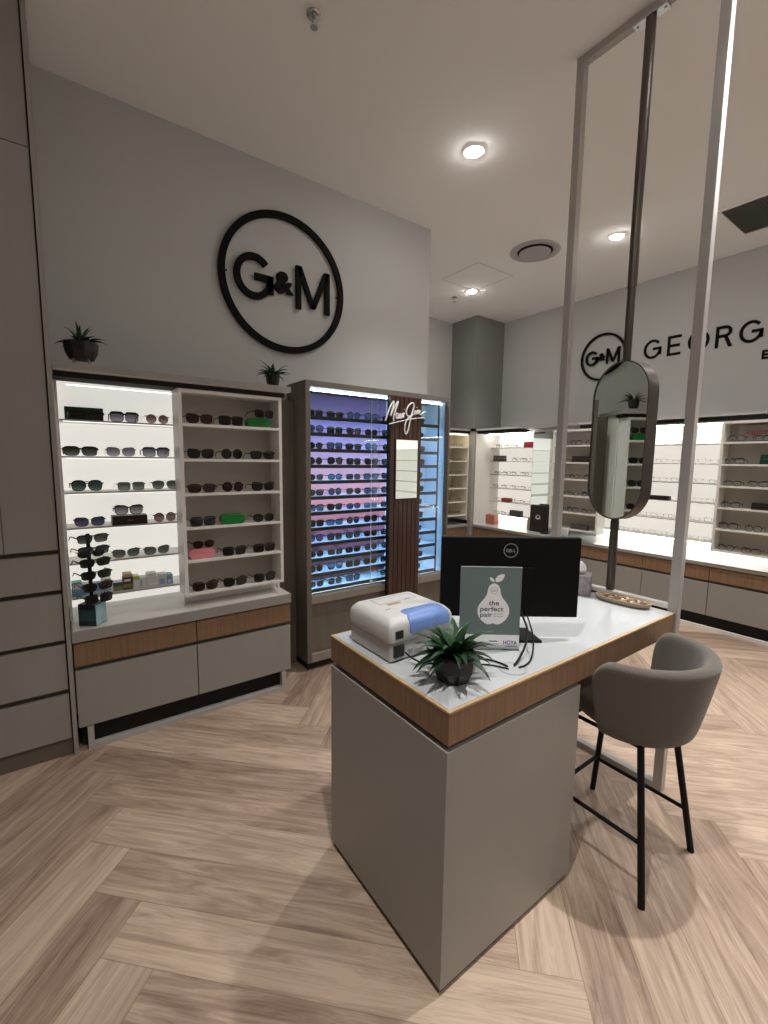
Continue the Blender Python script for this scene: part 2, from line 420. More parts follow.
# plinth frames
def plinth(name, label, pts):
    t = thing(name, label, 'plinth', ((pts[0]+pts[2])/2, (pts[1]+pts[3])/2, 0))
    return t
t = thing('plinth_frame', 'pale metal plinth frame carrying the left base cabinets', 'plinth', (.6, 2.8, 0))
B(.075, 2.787, 0, 1.17, 2.825, .028).build('floor_rail', m_frame, t)
B(.045, 2.787, 0, .074, 2.825, .134).build('upright', m_frame, t); B(1.171, 2.787, 0, 1.20, 2.825, .134).build('upright', m_frame, t)
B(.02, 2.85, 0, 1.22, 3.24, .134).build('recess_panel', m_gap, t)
t = thing('plinth_frame', 'pale metal plinth rail under the right wall base cabinets', 'plinth', (5.02, 1.5, 0))
B(5.0, ys[11], 0, 5.025, 4.58, .03).build('floor_rail', m_white, t)
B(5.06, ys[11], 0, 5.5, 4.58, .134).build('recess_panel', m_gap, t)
# worktops
w = thing('worktop', 'pale grey worktop with oak drawers below, under the sunglasses shelves', 'worktop', (.6, 3, .65))
B(.003, 2.77, .622, 1.238, 3.248, .683).build('front_edge', m_lam, w, bevel=.002)
B(.01, 2.775, .683, 1.232, 3.247, .6855).build('laminate_surface', m_wtop, w)
w = thing('worktop', 'long white worktop below the illuminated eyeglass wall', 'worktop', (5.2, 1.5, .65))
B(4.985, ys[11], .622, 5.55, 4.60, .656).build('front_edge', m_lam2, w, bevel=.002)
B(4.99, ys[11], .656, 5.55, 4.60, .6585).build('laminate_surface', m_top, w)
w = thing('worktop', 'short white worktop in the back recess beyond the blue cabinet', 'worktop', (4.2, 4.9, .65))
B(3.1, 4.645, .622, 4.94, 5.11, .656).build('front_edge', m_lam2, w)
B(3.1, 4.65, .656, 4.94, 5.11, .6585).build('laminate_surface', m_top, w)
t = thing('plinth_frame', 'pale metal plinth under the back recess base cabinets', 'plinth', (4.0, 4.7, 0))
B(3.12, 4.66, 0, 4.93, 4.68, .03).build('floor_rail', m_white, t)
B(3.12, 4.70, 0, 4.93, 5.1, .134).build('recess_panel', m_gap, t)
tag(B(4.941, 4.602, 0, 5.0, 4.66, 2.03).build('corner_post', m_lam2), 'slim grey corner post under the dark column between shelf walls', 'post')

# ------------------------------------------------------------------ lit display niches
m_edgeL = M('grey shelf edge', (.42, .41, .39), .4)
def niche_x(name, label, x0, x1, yf, ys_, yb, ztop, shelves, zc, side=True, capf=None, led=m_led, strips=True, cap=True):
    """display facing -Y"""
    t = thing(name, label, 'display cabinet', ((x0+x1)/2, yb, zc))
    B(x0, yb-.012, zc, x1, yb, ztop).build('back_panel', m_boxL, t)
    B(x0, ys_-.05, zc, x0+.012, yb-.012, ztop).build('side_panel', m_back, t)
    B(x1-.012, ys_-.05, zc, x1, yb-.012, ztop).build('side_panel', m_back, t)
    for z in shelves:
        s = B(x0+.013, ys_, z-.008, x1-.013, yb-.013, z).build('shelf', m_shelfw, t)
        B(x0+.013, ys_-.004, z-.0085, x1-.013, ys_-.0005, z+.0005).build('shelf_edge', m_edgeL, s)
        if strips: B(x0+.03, ys_+.012, z-.012, x1-.03, ys_+.018, z-.0085).build('light_strip', led, s)
    return t
SH = [1.8, 1.6, 1.4, 1.2, 1.0, .8]
d = niche_x('display_cabinet', 'open white illuminated sunglasses display beside the tall cupboard', .004, 1.236, 2.77, 3.01, 3.248, 2.03, SH, .686)
B(.002, 2.77, 2.030, 1.255, 3.248, 2.064).build('cap', m_lam, d, bevel=.002)
B(.004, 2.772, 2.0285, 1.25, 2.838, 2.0298).build('lit_underside', m_white, d)  # LED light on the cap underside put in as a white sheet
B(.004, 2.84, 2.0, 1.236, 3.0, 2.0295).build('track', m_gap, d)
B(.06, 3.03, 1.985, 1.20, 3.035, 1.989).build('light_strip', m_ledtop, d)

B(1.2405, 3.12, .002, 1.433, 3.247, 2.028).build('gap_shade_panel', m_concrete, d)  # dark panel added to stand in for shade in this gap
def slide_unit(along, p0, p1, f, depth, z0, z1, shelves, label, mback=m_slideback, mframe=m_white):
    def bb(a, f0, za, b, f1, zb):
        return B(a, f0, za, b, f1, zb) if along == 'x' else B(f0, a, za, f1, b, zb)
    mid = (p0+p1)/2; loc = (mid, f, z0) if along == 'x' else (f, mid, z0)
    t = thing('sliding_shelf_unit', label, 'shelf unit', loc)
    tk = .02
    bb(p0, f, z0, p0+tk, f+depth, z1).build('side_panel', mframe, t)
    bb(p1-tk, f, z0, p1, f+depth, z1).build('side_panel', mframe, t)
    bb(p0+tk, f, z1-tk, p1-tk, f+depth, z1).build('top_panel', mframe, t)
    bb(p0+tk, f+depth-.01, z0, p1-tk, f+depth, z1-tk).build('back_panel', mback, t)
    for z in shelves: bb(p0+tk, f, z-.016, p1-tk, f+depth-.01, z).build('shelf', mframe, t)
    return t
SHs = [1.8, 1.593, 1.387, 1.182, .978, .775]
s1 = slide_unit('x', .579, 1.212, 2.83, .165, .757, 1.998, SHs, 'white framed sliding shelf unit with grey back beside blue lit cabinet')
B(.60, 2.95, .688, 1.20, 2.985, .756).build('lower_rail', m_white, s1)

# right wall displays
yA0, yA1 = 4.59, 3.30
m_edge = M('grey glass edge', (.30, .30, .28), .4)
def niche_y(label, y0, y1, extra=True):
    t = thing('display_cabinet', label, 'display cabinet', (5.5, (y0+y1)/2, .66))
    B(5.538, y0, .659, 5.55, y1, 2.03).build('back_panel', m_boxR, t)
    for z in SH:
        s = B(5.33, y0+.004, z-.007, 5.537, y1-.004, z).build('shelf', m_shelfw, t)
        B(5.326, y0+.004, z-.0075, 5.330, y1-.004, z+.0005).build('shelf_edge', m_edge, s)
    B(5.25, y0+.02, 1.99, 5.265, y1-.02, 1.999).build('light_strip', m_ledR, t)
    B(5.45, y0+.02, .770, 5.46, y1-.02, .775).build('light_strip', m_ledR, t)  # extra glowing strip added low at the rear to brighten the worktop
    B(4.99, y0, 2.040, 5.55, y1, 2.066).build('cap', m_frame, t)
    B(5.02, y0, 2.0, 5.22, y1, 2.034).build('track', m_gap, t)
    return t
dA = niche_y('brightly lit eyeglass display beneath the dark column', 3.83, 4.588)
B(5.005, 4.59, .659, 5.55, 4.60, 2.035).build('side_panel', m_back, dA)
dC = niche_y('brightly lit eyeglass display between the two right wall shelf units', 1.24, 2.978)
dE = niche_y('lit eyeglass display continuing past the last shelf unit toward the shopfront', -2.1, 1.238)
slide_unit('y', 2.66, 3.28, 4.95, .17, .77, 1.985, SH, 'white shelf unit of dark eyeglasses between the grey post and oval mirror', m_slideback, m_shelfw)
slide_unit('y', .92, 1.545, 4.95, .17, .78, 1.985, SH, 'white shelf unit of dark eyeglasses under the large wall lettering', m_slideback, m_shelfw)
t = thing('mirror_panel', 'tall frameless mirror panel left of the grey frame post, facing shop', 'mirror', (5.3, 3.65, .66))
B(5.30, 3.49, .66, 5.306, 3.815, 1.998).build('mirror_glass', m_mirror, t)
B(5.307, 3.40, .66, 5.33, 3.825, 2.03).build('backing_board', m_white, t)
B(4.99, 2.98, 2.036, 5.55, 3.826, 2.07).build('cap', m_lam2, t)
B(5.25, 3.2, .66, 5.27, 3.485, 2.03).build('side_board', m_white, t)
# back recess displays
t = thing('display_cabinet', 'cream recessed shelves between the blue cabinet and corner post', 'display cabinet', (4.6, 5.0, .66))
B(4.2, 4.99, .72, 4.925, 5.0, 2.0).build('back_panel', m_cream, t)
B(4.915, 4.66, .72, 4.935, 5.0, 2.0).build('side_panel', m_cream, t); B(4.2, 4.66, .72, 4.215, 4.99, 2.0).build('side_panel', m_cream, t)
B(4.2, 4.65, 2.036, 4.94, 5.1, 2.065).build('cap', m_lam2, t)
B(4.2, 4.66, 1.985, 4.935, 5.0, 2.0).build('top_panel', m_cream, t)
for z in SH[:]: B(4.216, 4.655, z-.014, 4.914, 4.989, z).build('shelf', m_cream, t)
B(4.25, 4.68, 1.975, 4.9, 4.69, 1.984).build('light_strip', EM('warm LED strip', (1, .85, .6), 7), t)
niche_x('display_cabinet', 'lit shelves in the back recess seen only in the narrow mirror panel', 3.0, 4.19, 4.65, 4.8, 5.1, 2.03, SH, .66)

# ------------------------------------------------------------------ blue lit sunglasses cabinet
c = thing('lit_display_cabinet', 'grey brown freestanding cabinet with blue lit sunglasses rows and walnut panel', 'display cabinet', (2.14, 3.1, 0))
Y0 = 2.93; Z0 = .06; Z1 = 2.155
B(1.435, Y0, Z0, 1.474, 3.245, Z1).build('side_panel', m_concrete, c, bevel=.002)
B(2.833, Y0, Z0, 2.85, 3.245, Z1).build('side_panel', m_concrete, c, bevel=.002)
B(1.474, Y0, 2.112, 2.833, 3.245, Z1).build('top_panel', m_concrete, c, bevel=.002)
B(1.474, Y0, .515, 2.833, 3.245, .575).build('sill', m_concrete2, c, bevel=.002)
B(1.478, Y0+.025, .13, 2.12, Y0+.04, .512).build('door', m_concrete, c, bevel=.002)
B(2.125, Y0+.025, .13, 2.828, Y0+.04, .512).build('door', m_concrete, c, bevel=.002)
B(1.474, Y0, Z0, 2.833, 3.2, .125).build('bottom_rail', m_concrete2, c, bevel=.002)
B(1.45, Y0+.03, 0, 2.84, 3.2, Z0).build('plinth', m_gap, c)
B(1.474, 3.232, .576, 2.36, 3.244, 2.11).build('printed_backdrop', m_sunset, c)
B(2.361, 3.232, .576, 2.832, 3.244, 2.11).build('pale_backdrop', M('pale blue panel', (.66, .74, .84), .5), c)
B(2.825, 2.975, .576, 2.832, 3.23, 2.11).build('side_lining', M('light blue lining', (.64, .73, .84), .5, var=.06, scale=6), c)
m_acr = M('frosted blue acrylic', (.50, .72, .90), .3)
m_bar = M('dark shelf lip', (.045, .035, .038), .4)
MZ = [1.917-.1185*k for k in range(12)]
for z in MZ:
    s = B(1.475, 3.005, z-.012, 2.755, 3.231, z-.004).build('shelf', m_acr, c)
    B(1.475, 2.99, z-.028, 2.755, 3.004, z-.002).build('shelf_lip', m_bar, s)
    B(1.49, 3.012, z-.019, 2.74, 3.022, z-.013).build('light_strip', m_ledblue, s)
B(1.48, 2.975, 2.092, 2.79, 2.993, 2.102).build('top_light_strip', m_ledbluetop, c)
B(1.48, 3.19, .577, 2.74, 3.22, .583).build('lower_light_strip', m_ledblue, c)
B(1.476, 2.958, .585, 2.10, 2.964, 2.09).build('glass_door', m_glass, c)
B(2.02, 2.966, .585, 2.828, 2.972, 2.09).build('glass_door', m_glass, c)
B(1.476, 2.945, .5755, 2.828, 2.985, .584).build('door_track', m_alu, c)
B(2.017, 2.953, .585, 2.0205, 2.957, 2.09).build('door_edge', m_alu, c)
lk = B(2.0, 2.938, .60, 2.03, 2.952, .625).build('door_lock', m_chrome, c)
B(2.755, 2.975, .58, 2.762, 2.99, 2.09).build('shelf_upright', m_gap, c)
# walnut panel with sign and mirror
w = B(2.15, 2.905, .35, 2.476, 2.928, 2.109).build('slatted_panel', m_gap, c)
sl = MB()
nS = 7; ws = .326/nS
for i in range(nS):
    sl.box(2.15+i*ws+.002, 2.885, .35, 2.15+(i+1)*ws-.002, 2.905, 2.109)
sl.build('slats', m_walnut, w, bevel=.003)
mm = thing('narrow_mirror', 'narrow rectangular mirror on the walnut panel of blue lit cabinet', 'mirror', (2.31, 2.88, 1.28))
B(2.203, 2.876, 1.285, 2.43, 2.884, 1.765).build('mirror_backing', m_black, mm)
B(2.205, 2.873, 1.287, 2.428, 2.876, 1.763).build('mirror_glass', m_mirror, mm)
# script lettering traced as strokes
def stroke(pts, r, y0, mb):
    """rounded flat stroke through XZ points"""
    mb.tube([(x, y0, z) for x, z in pts], r, 6)
sc = thing('script_sign', 'white handwritten script sign Maui Jim on the walnut panel', 'sign', (2.29, 2.87, 1.9))
def SP(px, py):   # sign drawing grid -> metres
    return (2.088+(px-95)*(.425/590), 1.905+(470-py)*(.00067))
def smooth(pts, n=5):
    P = [pts[0]]+pts+[pts[-1]]; out = []
    for i in range(1, len(P)-2):
        for k in range(n):
            t_ = k/n; p0, p1, p2, p3 = P[i-1], P[i], P[i+1], P[i+2]
            out.append(tuple(.5*((2*p1[a])+(-p0[a]+p2[a])*t_+(2*p0[a]-5*p1[a]+4*p2[a]-p3[a])*t_*t_+(-p0[a]+3*p1[a]-3*p2[a]+p3[a])*t_**3) for a in (0, 1)))
    out.append(pts[-1]); return out
words_ = [('letter_m', [(100,468),(125,400),(160,310),(205,240),(212,262),(190,340),(170,408),(205,330),(262,240),(268,255),(235,340),(212,410),(213,470)]),
          ('letter_a', [(262,370),(245,395),(250,430),(268,425),(285,375),(278,420),(292,425),(308,375)]),
          ('letter_u', [(308,372),(300,410),(314,425),(335,370),(328,410),(345,415)]),
          ('letter_i', [(358,360),(346,400),(358,412)]), ('dot', [(362,316),(364,322)]),
          ('letter_j', [(440,395),(405,390),(388,345),(410,285),(455,240),(485,235),(500,262),(485,320),(465,380),(440,470),(420,560),(395,608),(375,590),(370,530),(390,455),(430,410),(490,370)]),
          ('letter_i', [(520,320),(506,355),(516,368)]), ('dot', [(543,280),(545,285)]),
          ('letter_m', [(535,330),(528,365),(550,320),(562,322),(556,360),(580,318),(590,322),(585,355),(608,362),(640,335),(675,325)]),
          ('underline', [(150,505),(250,478),(400,440),(540,412),(640,400)])]
for nm, pts in words_:
    mb = MB(); stroke([SP(*p) for p in smooth(pts)], .0058 if nm != 'underline' else .004, 2.872, mb); mb.build(nm, m_signwhite, sc, smooth=True)

# ------------------------------------------------------------------ wall signs
def arc(cx, cz, r, a0, a1, n=40):
    return [(cx+r*math.cos(math.radians(a0+(a1-a0)*i/n)), cz+r*math.sin(math.radians(a0+(a1-a0)*i/n))) for i in range(n+1)]
def ribbon(pts, w, closed=False):
    """flat polyline of width w -> left/right outlines"""
    n = len(pts); L_, R_ = [], []
    for i in range(n):
        a = pts[(i-1) % n] if closed else pts[max(i-1, 0)]; b = pts[(i+1) % n] if closed else pts[min(i+1, n-1)]
        dx, dz = b[0]-a[0], b[1]-a[1]; l = math.hypot(dx, dz) or 1
        nx, nz = -dz/l*w/2, dx/l*w/2
        L_.append((pts[i][0]+nx, pts[i][1]+nz)); R_.append((pts[i][0]-nx, pts[i][1]-nz))
    return L_, R_
def glyph(ch, x, z, w, h, s, mb, place, ext):
    """strokes of ch in box x..x+w, z..z+h with stroke s; place maps (x,z)->3D; ext extrude vec"""
    def rib(pts):
        L_, R_ = ribbon(pts, s); poly = L_+R_[::-1]
        n = len(pts)
        vs = [Vector(place(*p)) for p in L_]+[Vector(place(*p)) for p in R_]; e = Vector(ext)
        vs2 = vs+[p+e for p in vs]; m_ = 2*n; fs = []
        for i in range(n-1):
            fs += [(i, i+1, n+i+1, n+i), (m_+i, m_+n+i, m_+n+i+1, m_+i+1), (i, m_+i, m_+i+1, i+1), (n+i, n+i+1, m_+n+i+1, m_+n+i)]
        fs += [(0, n, m_+n, m_), (n-1, m_+n-1, m_+2*n-1, 2*n-1)]
        mb.add(vs2, fs)
    def poly(pts): mb.prism([place(*p) for p in pts], ext)
    cx, cz = x+w/2, z+h/2; hs = s/2
    def ell(a0, a1):
        return [(cx+(w/2-hs)*math.cos(math.radians(a0+(a1-a0)*i/44)), cz+(h/2-hs)*math.sin(math.radians(a0+(a1-a0)*i/44))) for i in range(45)]
    if ch == 'G':
        rib(ell(42, 352)); poly([(cx+w*.02, cz-hs*.9), (x+w-.0, cz-hs*.9), (x+w-.0, cz+hs*1.1), (cx+w*.02, cz+hs*1.1)])
        poly([(x+w-s, cz-h*.32), (x+w, cz-h*.32), (x+w, cz+hs), (x+w-s, cz+hs)])
    if ch == 'O': rib(ell(0, 360))
    if ch == 'E':
        poly([(x, z), (x+s, z), (x+s, z+h), (x, z+h)])
        for zz in (z, z+h/2-hs, z+h-s): poly([(x+s*.9, zz), (x+w*(.92 if zz == z+h/2-hs else 1), zz), (x+w*(.92 if zz == z+h/2-hs else 1), zz+s), (x+s*.9, zz+s)])
    if ch == 'M':
        poly([(x, z), (x+s, z), (x+s, z+h), (x, z+h)]); poly([(x+w-s, z), (x+w, z), (x+w, z+h), (x+w-s, z+h)])
        poly([(x, z+h), (x+s*1.15, z+h), (cx+s*.5, z+h*.08), (cx-s*.5, z+h*.08)])
        poly([(x+w-s*1.15, z+h), (x+w, z+h), (cx+s*.5, z+h*.08), (cx-s*.5, z+h*.08)])
    if ch == 'R':
        poly([(x, z), (x+s, z), (x+s, z+h), (x, z+h)])
        r = h*.27
        rib([(x+s*.5, z+h-hs), (x+w*.5, z+h-hs)]+[(x+w*.5+(r-hs+.0)*1.15*math.cos(math.radians(a)), z+h-r+(r-hs)*math.sin(math.radians(a))) for a in range(90, -91, -12)]+[(x+s*.5, z+h-2*r+hs)])
        poly([(x+w*.42, z+h-2*r+s), (x+w*.42+s*1.1, z+h-2*r+s), (x+w, z), (x+w-s*1.25, z)])
def amp(place, x0, x1, z0, z1, ext, mb, bold):
    vs, fs, (a, b, c_, d_) = text_mb('&', 1, bold, .5)
    e = Vector(ext)
    mb.add([Vector(place(x0+(p.x-a)/(b-a)*(x1-x0), z0+(p.z-c_)/(d_-c_)*(z1-z0)))+e*(.5-p.y) for p in vs], fs)
# left sign
sg = thing('round_sign', 'large black ring sign reading G&M above the lit display', 'sign', (1.43, WY, 2.87))
pl_ = lambda x, z: (x, WY-.028, z); ex = (0, .022, 0)
o_ = arc(1.432, 2.875, .487, 0, 360, 96)[:-1]; i_ = arc(1.432, 2.875, .441, 0, 360, 96)[:-1]
MB().ring([pl_(*p) for p in o_], [pl_(*p) for p in i_], ex).build('ring', m_sign, sg, smooth=True)
mb = MB(); glyph('G', 1.05, 2.722, .285, .308, .045, mb, pl_, ex); mb.build('letter_g', m_sign, sg)
mb = MB(); amp(pl_, 1.345, 1.492, 2.805, 2.955, ex, mb, .035); mb.build('ampersand', m_sign, sg)
mb = MB(); glyph('M', 1.513, 2.722, .283, .306, .04, mb, pl_, ex); mb.build('letter_m', m_sign, sg)
for sx in (1.0, 1.86):
    B(sx, WY-.007, 2.87, sx+.01, WY, 2.88).build('standoff_pin', m_black, sg)
# right sign
sg = thing('round_sign', 'black ring sign reading G&M on the right wall behind mirror', 'sign', (RX, 3.06, 2.9))
pr_ = lambda s_, z: (RX-.026, -s_, z); exr = (.02, 0, 0)
cy = -3.055; cz = 2.903
o_ = arc(cy, cz, .285, 0, 360, 72)[:-1]; i_ = arc(cy, cz, .259, 0, 360, 72)[:-1]
MB().ring([pr_(*p) for p in o_], [pr_(*p) for p in i_], exr).build('ring', m_sign, sg, smooth=True)
mb = MB(); glyph('G', cy-.222, cz-.09, .165, .18, .027, mb, pr_, exr); mb.build('letter_g', m_sign, sg)
mb = MB(); amp(pr_, cy-.05, cy+.035, cz-.042, cz+.046, exr, mb, .035); mb.build('ampersand', m_sign, sg)
mb = MB(); glyph('M', cy+.047, cz-.09, .165, .18, .024, mb, pr_, exr); mb.build('letter_m', m_sign, sg)
for sx in (cy-.27, cy+.265):
    B(RX-.007, -sx-.005, cz-.005, RX, -sx+.005, cz+.005).build('standoff_pin', m_black, sg)
sg = thing('lettering_sign', 'black raised letters spelling GEORGE on the right wall', 'sign', (RX, 2.0, 2.89))
for ch, a, wd in (('G', 2.575, .19), ('E', 2.325, .135), ('O', 2.125, .20), ('R', 1.872, .15), ('G', 1.672, .19), ('E', 1.42, .135)):
    mb = MB(); glyph(ch, -a, 2.785, wd, .212, .028, mb, pr_, exr); mb.xf(Matrix.Translation((.0185, 0, 0))); mb.build('letter_'+ch.lower(), m_sign, sg)
for ch, a in (('E', 1.474),):
    mb = MB(); glyph(ch, -a, 2.61, .055, .084, .019, mb, pr_, exr); mb.xf(Matrix.Translation((.0185, 0, 0))); mb.build('small_letter_e', m_sign, sg)

# ------------------------------------------------------------------ ceiling fittings
def downlight(x, y, label, pw=1, cone=96):
    t = thing('ceiling_light', label, 'light', (x, y, CZ), 0, 'recessed ceiling downlights')
    MB().ring([(x+.068*math.cos(a*PI/16), y+.068*math.sin(a*PI/16), CZ-.007) for a in range(32)], [(x+.052*math.cos(a*PI/16), y+.052*math.sin(a*PI/16), CZ-.007) for a in range(32)], (0, 0, .006)).build('trim_ring', m_white, t, smooth=True)
    MB().lathe([(.051, -.001), (.050, -.008), (.042, -.015), (.025, -.019), (0, -.020)], (x, y, CZ), 32).build('lens', m_lamp, t, smooth=True)
    li = bpy.data.lights.new('downlight_lamp', 'SPOT'); li.energy = LP*pw; li.color = (1, .975, .945); li.spot_size = math.radians(cone); li.spot_blend = .9; li.shadow_soft_size = .03
    lo = bpy.data.objects.new('lamp', li); COL.objects.link(lo); lo.parent = t; lo.location = (0, 0, -.03)
    return lo
LP = 92
downlight(2.385, 2.30, 'ceiling downlight between the big ring sign and the grey frame', 1.25)
downlight(2.30, .62, 'ceiling downlight directly above the bar stool', 2.2, 74)
downlight(4.28, 2.295, 'ceiling downlight between the frame posts near the right sign')
downlight(4.23, 4.036, 'ceiling downlight in front of the dark column')
downlight(.49, .55, 'ceiling downlight over the open floor before the desk', 1.5)
downlight(4.28, .55, 'ceiling downlight beside the return air grille')
downlight(.49, -1.3, 'ceiling downlight nearest the shopfront on the cupboard side', .8)
downlight(2.385, -1.3, 'ceiling downlight nearest the shopfront in the middle row', .8)
downlight(4.28, -1.3, 'ceiling downlight nearest the shopfront on the right wall side')
t = thing('air_diffuser', 'round white ceiling air diffuser between the downlights', 'vent', (3.94, 2.93, CZ))
MB().lathe([(.238, 0), (.238, -.008), (.20, -.016), (.17, -.008), (.17, 0)], (3.94, 2.93, CZ), 48).build('outer_ring', m_lilac, t, smooth=True)
MB().lathe([(.168, -.001), (.168, -.003)], (3.94, 2.93, CZ), 48).build('dark_throat', m_gap, t)
MB().lathe([(0, -.032), (.10, -.032), (.15, -.022), (.15, -.018), (.0, -.012)], (3.94, 2.93, CZ), 48).build('centre_disc', m_lilac, t, smooth=True)
MB().lathe([(.02, -.02), (.02, 0)], (3.94, 2.93, CZ), 12).build('centre_stem', m_lilac, t)
t = thing('air_grille', 'square dark grey return air grille set in the ceiling', 'vent', (4.84, 1.28, CZ))
g = B(4.535, .97, CZ-.004, 5.14, 1.58, CZ-.001).build('backing', m_ventdark, t)
MB().ring([(4.52,.955,CZ-.012),(5.155,.955,CZ-.012),(5.155,1.595,CZ-.012),(4.52,1.595,CZ-.012)], [(4.54,.975,CZ-.012),(5.135,.975,CZ-.012),(5.135,1.575,CZ-.012),(4.54,1.575,CZ-.012)], (0,0,.011)).build('rim', m_ceil, t)
mb = MB()
for k in range(40): mb.box(4.545, .985+k*.0148, CZ-.010, 5.13, .988+k*.0148, CZ-.004)
mb.build('grille_bars', m_ventdark, t)
t = thing('sprinkler_head', 'small chrome ceiling sprinkler above the big ring sign', 'sprinkler', (1.092, 2.106, CZ))
def sprinkler(t, x, y):
    MB().lathe([(.032, 0), (.034, -.006), (.02, -.012)], (x, y, CZ), 20).build('rosette', m_chrome, t, smooth=True)
    MB().lathe([(.009, -.012), (.009, -.035), (.004, -.04), (.004, -.055)], (x, y, CZ), 12).build('nozzle', m_chrome, t, smooth=True)
    MB().lathe([(.018, -.055), (.018, -.058)], (x, y, CZ), 16).build('deflector', m_chrome, t)
    mb = MB()
    for s_ in (-1, 1): mb.tube([(x+s_*.008, y, CZ-.015), (x+s_*.016, y, CZ-.035), (x+s_*.004, y, CZ-.055)], .002, 6)
    mb.build('yoke', m_chrome, t)
sprinkler(t, 1.092, 2.106)
t = thing('sprinkler_head', 'small ceiling sprinkler next to the downlight by dark column', 'sprinkler', (4.205, 4.312, CZ)); sprinkler(t, 4.205, 4.312)
t = thing('ceiling_hatch', 'faint flush white access hatch in the ceiling near the column', 'hatch', (3.9, 3.9, CZ))
MB().ring([(3.69,3.44,CZ-.002),(4.25,3.44,CZ-.002),(4.25,4.0,CZ-.002),(3.69,4.0,CZ-.002)], [(3.695,3.445,CZ-.002),(4.245,3.445,CZ-.002),(4.245,3.995,CZ-.002),(3.695,3.995,CZ-.002)], (0,0,.002)).build('hatch_rim', m_wall, t)
B(3.697, 3.447, CZ-.0015, 4.243, 3.993, CZ-.0005).build('hatch_panel', m_ceil, t)

# ------------------------------------------------------------------ desk
DK = .907
d = thing('service_desk', 'grey service desk with white top and thick oak apron', 'desk', (1.5, 1.15, 0))
B(.833, .831, .02, 1.51, 1.492, .786).build('pedestal', m_lam, d, bevel=.0015)
B(.842, .840, 0, 1.505, 1.482, .02).build('toe_kick', M('dark brown kick', (.03, .018, .014), .6), d)
B(.86, .855, .7865, 1.50, 1.47, .8045).build('shadow_gap', m_gap, d)
B(.836, .83, .805, 2.288, .852, .900).build('apron_panel', m_oak, d)
B(.836, .852, .805, .858, 1.475, .900).build('apron_panel', m_oak, d)
B(.836, 1.475, .805, 2.288, 1.497, .900).build('apron_panel', m_oak, d)
B(2.266, .852, .805, 2.288, 1.475, .900).build('apron_panel', m_oak, d)
B(.858, .852, .806, 2.266, 1.475, .90).build('underside_board', m_oak, d)
B(.835, .829, .900, 2.289, 1.498, .9065).build('oak_edge_band', m_oakedge, d)
B(.845, .839, .9065, 2.282, 1.490, DK+.0005).build('white_top', m_top, d)
g = MB().ring([(1.197+.048*math.cos(a*PI/14), .900+.048*math.sin(a*PI/14), DK+.0005) for a in range(28)], [(1.197+.041*math.cos(a*PI/14), .900+.041*math.sin(a*PI/14), DK+.0006) for a in range(28)], (0, 0, .0008)).build('cable_grommet', m_grey, d, smooth=True)

# ------------------------------------------------------------------ floor to ceiling frame
f = thing('metal_frame', 'pale grey floor to ceiling metal frame at the desk end', 'frame', (2.32, 1.16, 0))
P0 = 2.295; PW = .042
B(P0, .822, 0, P0+PW, .822+PW, CZ).build('post', m_frame, f, bevel=.002)
B(P0, 1.462, 0, P0+PW, 1.462+PW, CZ).build('post', m_frame, f, bevel=.002)
B(P0, .822+PW, CZ-.035, P0+PW, 1.462, CZ-.001).build('ceiling_rail', m_frame, f, bevel=.002)
B(P0, .822+PW, 0, P0+PW, 1.462, .03).build('floor_rail', m_frame, f, bevel=.002)
B(P0, .822+PW, .915, P0+PW, 1.462, .937).build('desk_rail', m_white, f, bevel=.002)
MB().lathe([(.006, -.0355), (.006, -.040)], (P0+.02, 1.42, CZ), 10).build('screw', m_chrome, f)
# mirror on its pole
PX, PY = 2.316, 1.15
mp = thing('oval_mirror', 'tall oval swivel mirror with dark rim mounted on a pole', 'mirror', (PX, PY, .938))
MB().tube([(PX, PY, .938), (PX, PY, 1.30)], .021, 20).build('lower_pole', m_bronze, mp, smooth=True)
MB().tube([(PX, PY, 1.30), (PX, PY, 2.45)], .019, 20).build('middle_pole', m_bronze, mp, smooth=True)
MB().tube([(PX, PY, 2.45), (PX, PY, CZ-.045)], .0225, 20).build('upper_pole', m_bronze, mp, smooth=True)
B(PX-.024, PY-.075, CZ-.047, PX+.024, PY+.075, CZ-.036).build('ceiling_bracket', m_chrome, mp, bevel=.002)
for s_ in (-1, 1): MB().lathe([(.005, -.047), (.005, -.051)], (PX, PY+s_*.06, CZ), 10).build('bracket_bolt', m_chrome, mp)
nrm = Vector((-.957, .290, 0)).normalized(); tan = Vector((.290, .957, 0)).normalized()
ctr = Vector((2.262, 1.165, 1.705)) - tan*.022
def mp3(s_, z, dep): p = ctr+tan*s_+nrm*dep; return (p.x, p.y, z)
def capsule(hw, hh, n=24):
    pts = []
    for i in range(n+1): a = PI*i/n; pts.append((hw*math.cos(a), 1.705+hh-hw+hw*math.sin(a)))
    for i in range(n+1): a = PI+PI*i/n; pts.append((hw*math.cos(a), 1.705-hh+hw+hw*math.sin(a)))
    return pts
hw, hh = .168, .39
oc = capsule(hw, hh); ic = capsule(hw-.006, hh-.006)
MB().ring([mp3(a, z, 0) for a, z in oc], [mp3(a, z, 0) for a, z in ic], tuple(-nrm*.062)).build('mirror_rim', m_bronze, mp, smooth=True)
MB().prism([mp3(a, z, -.004) for a, z in ic], tuple(-nrm*.004)).build('mirror_glass', m_mirror, mp)
MB().prism([mp3(a, z, -.056) for a, z in ic], tuple(-nrm*.004)).build('back_plate', m_bronze, mp)

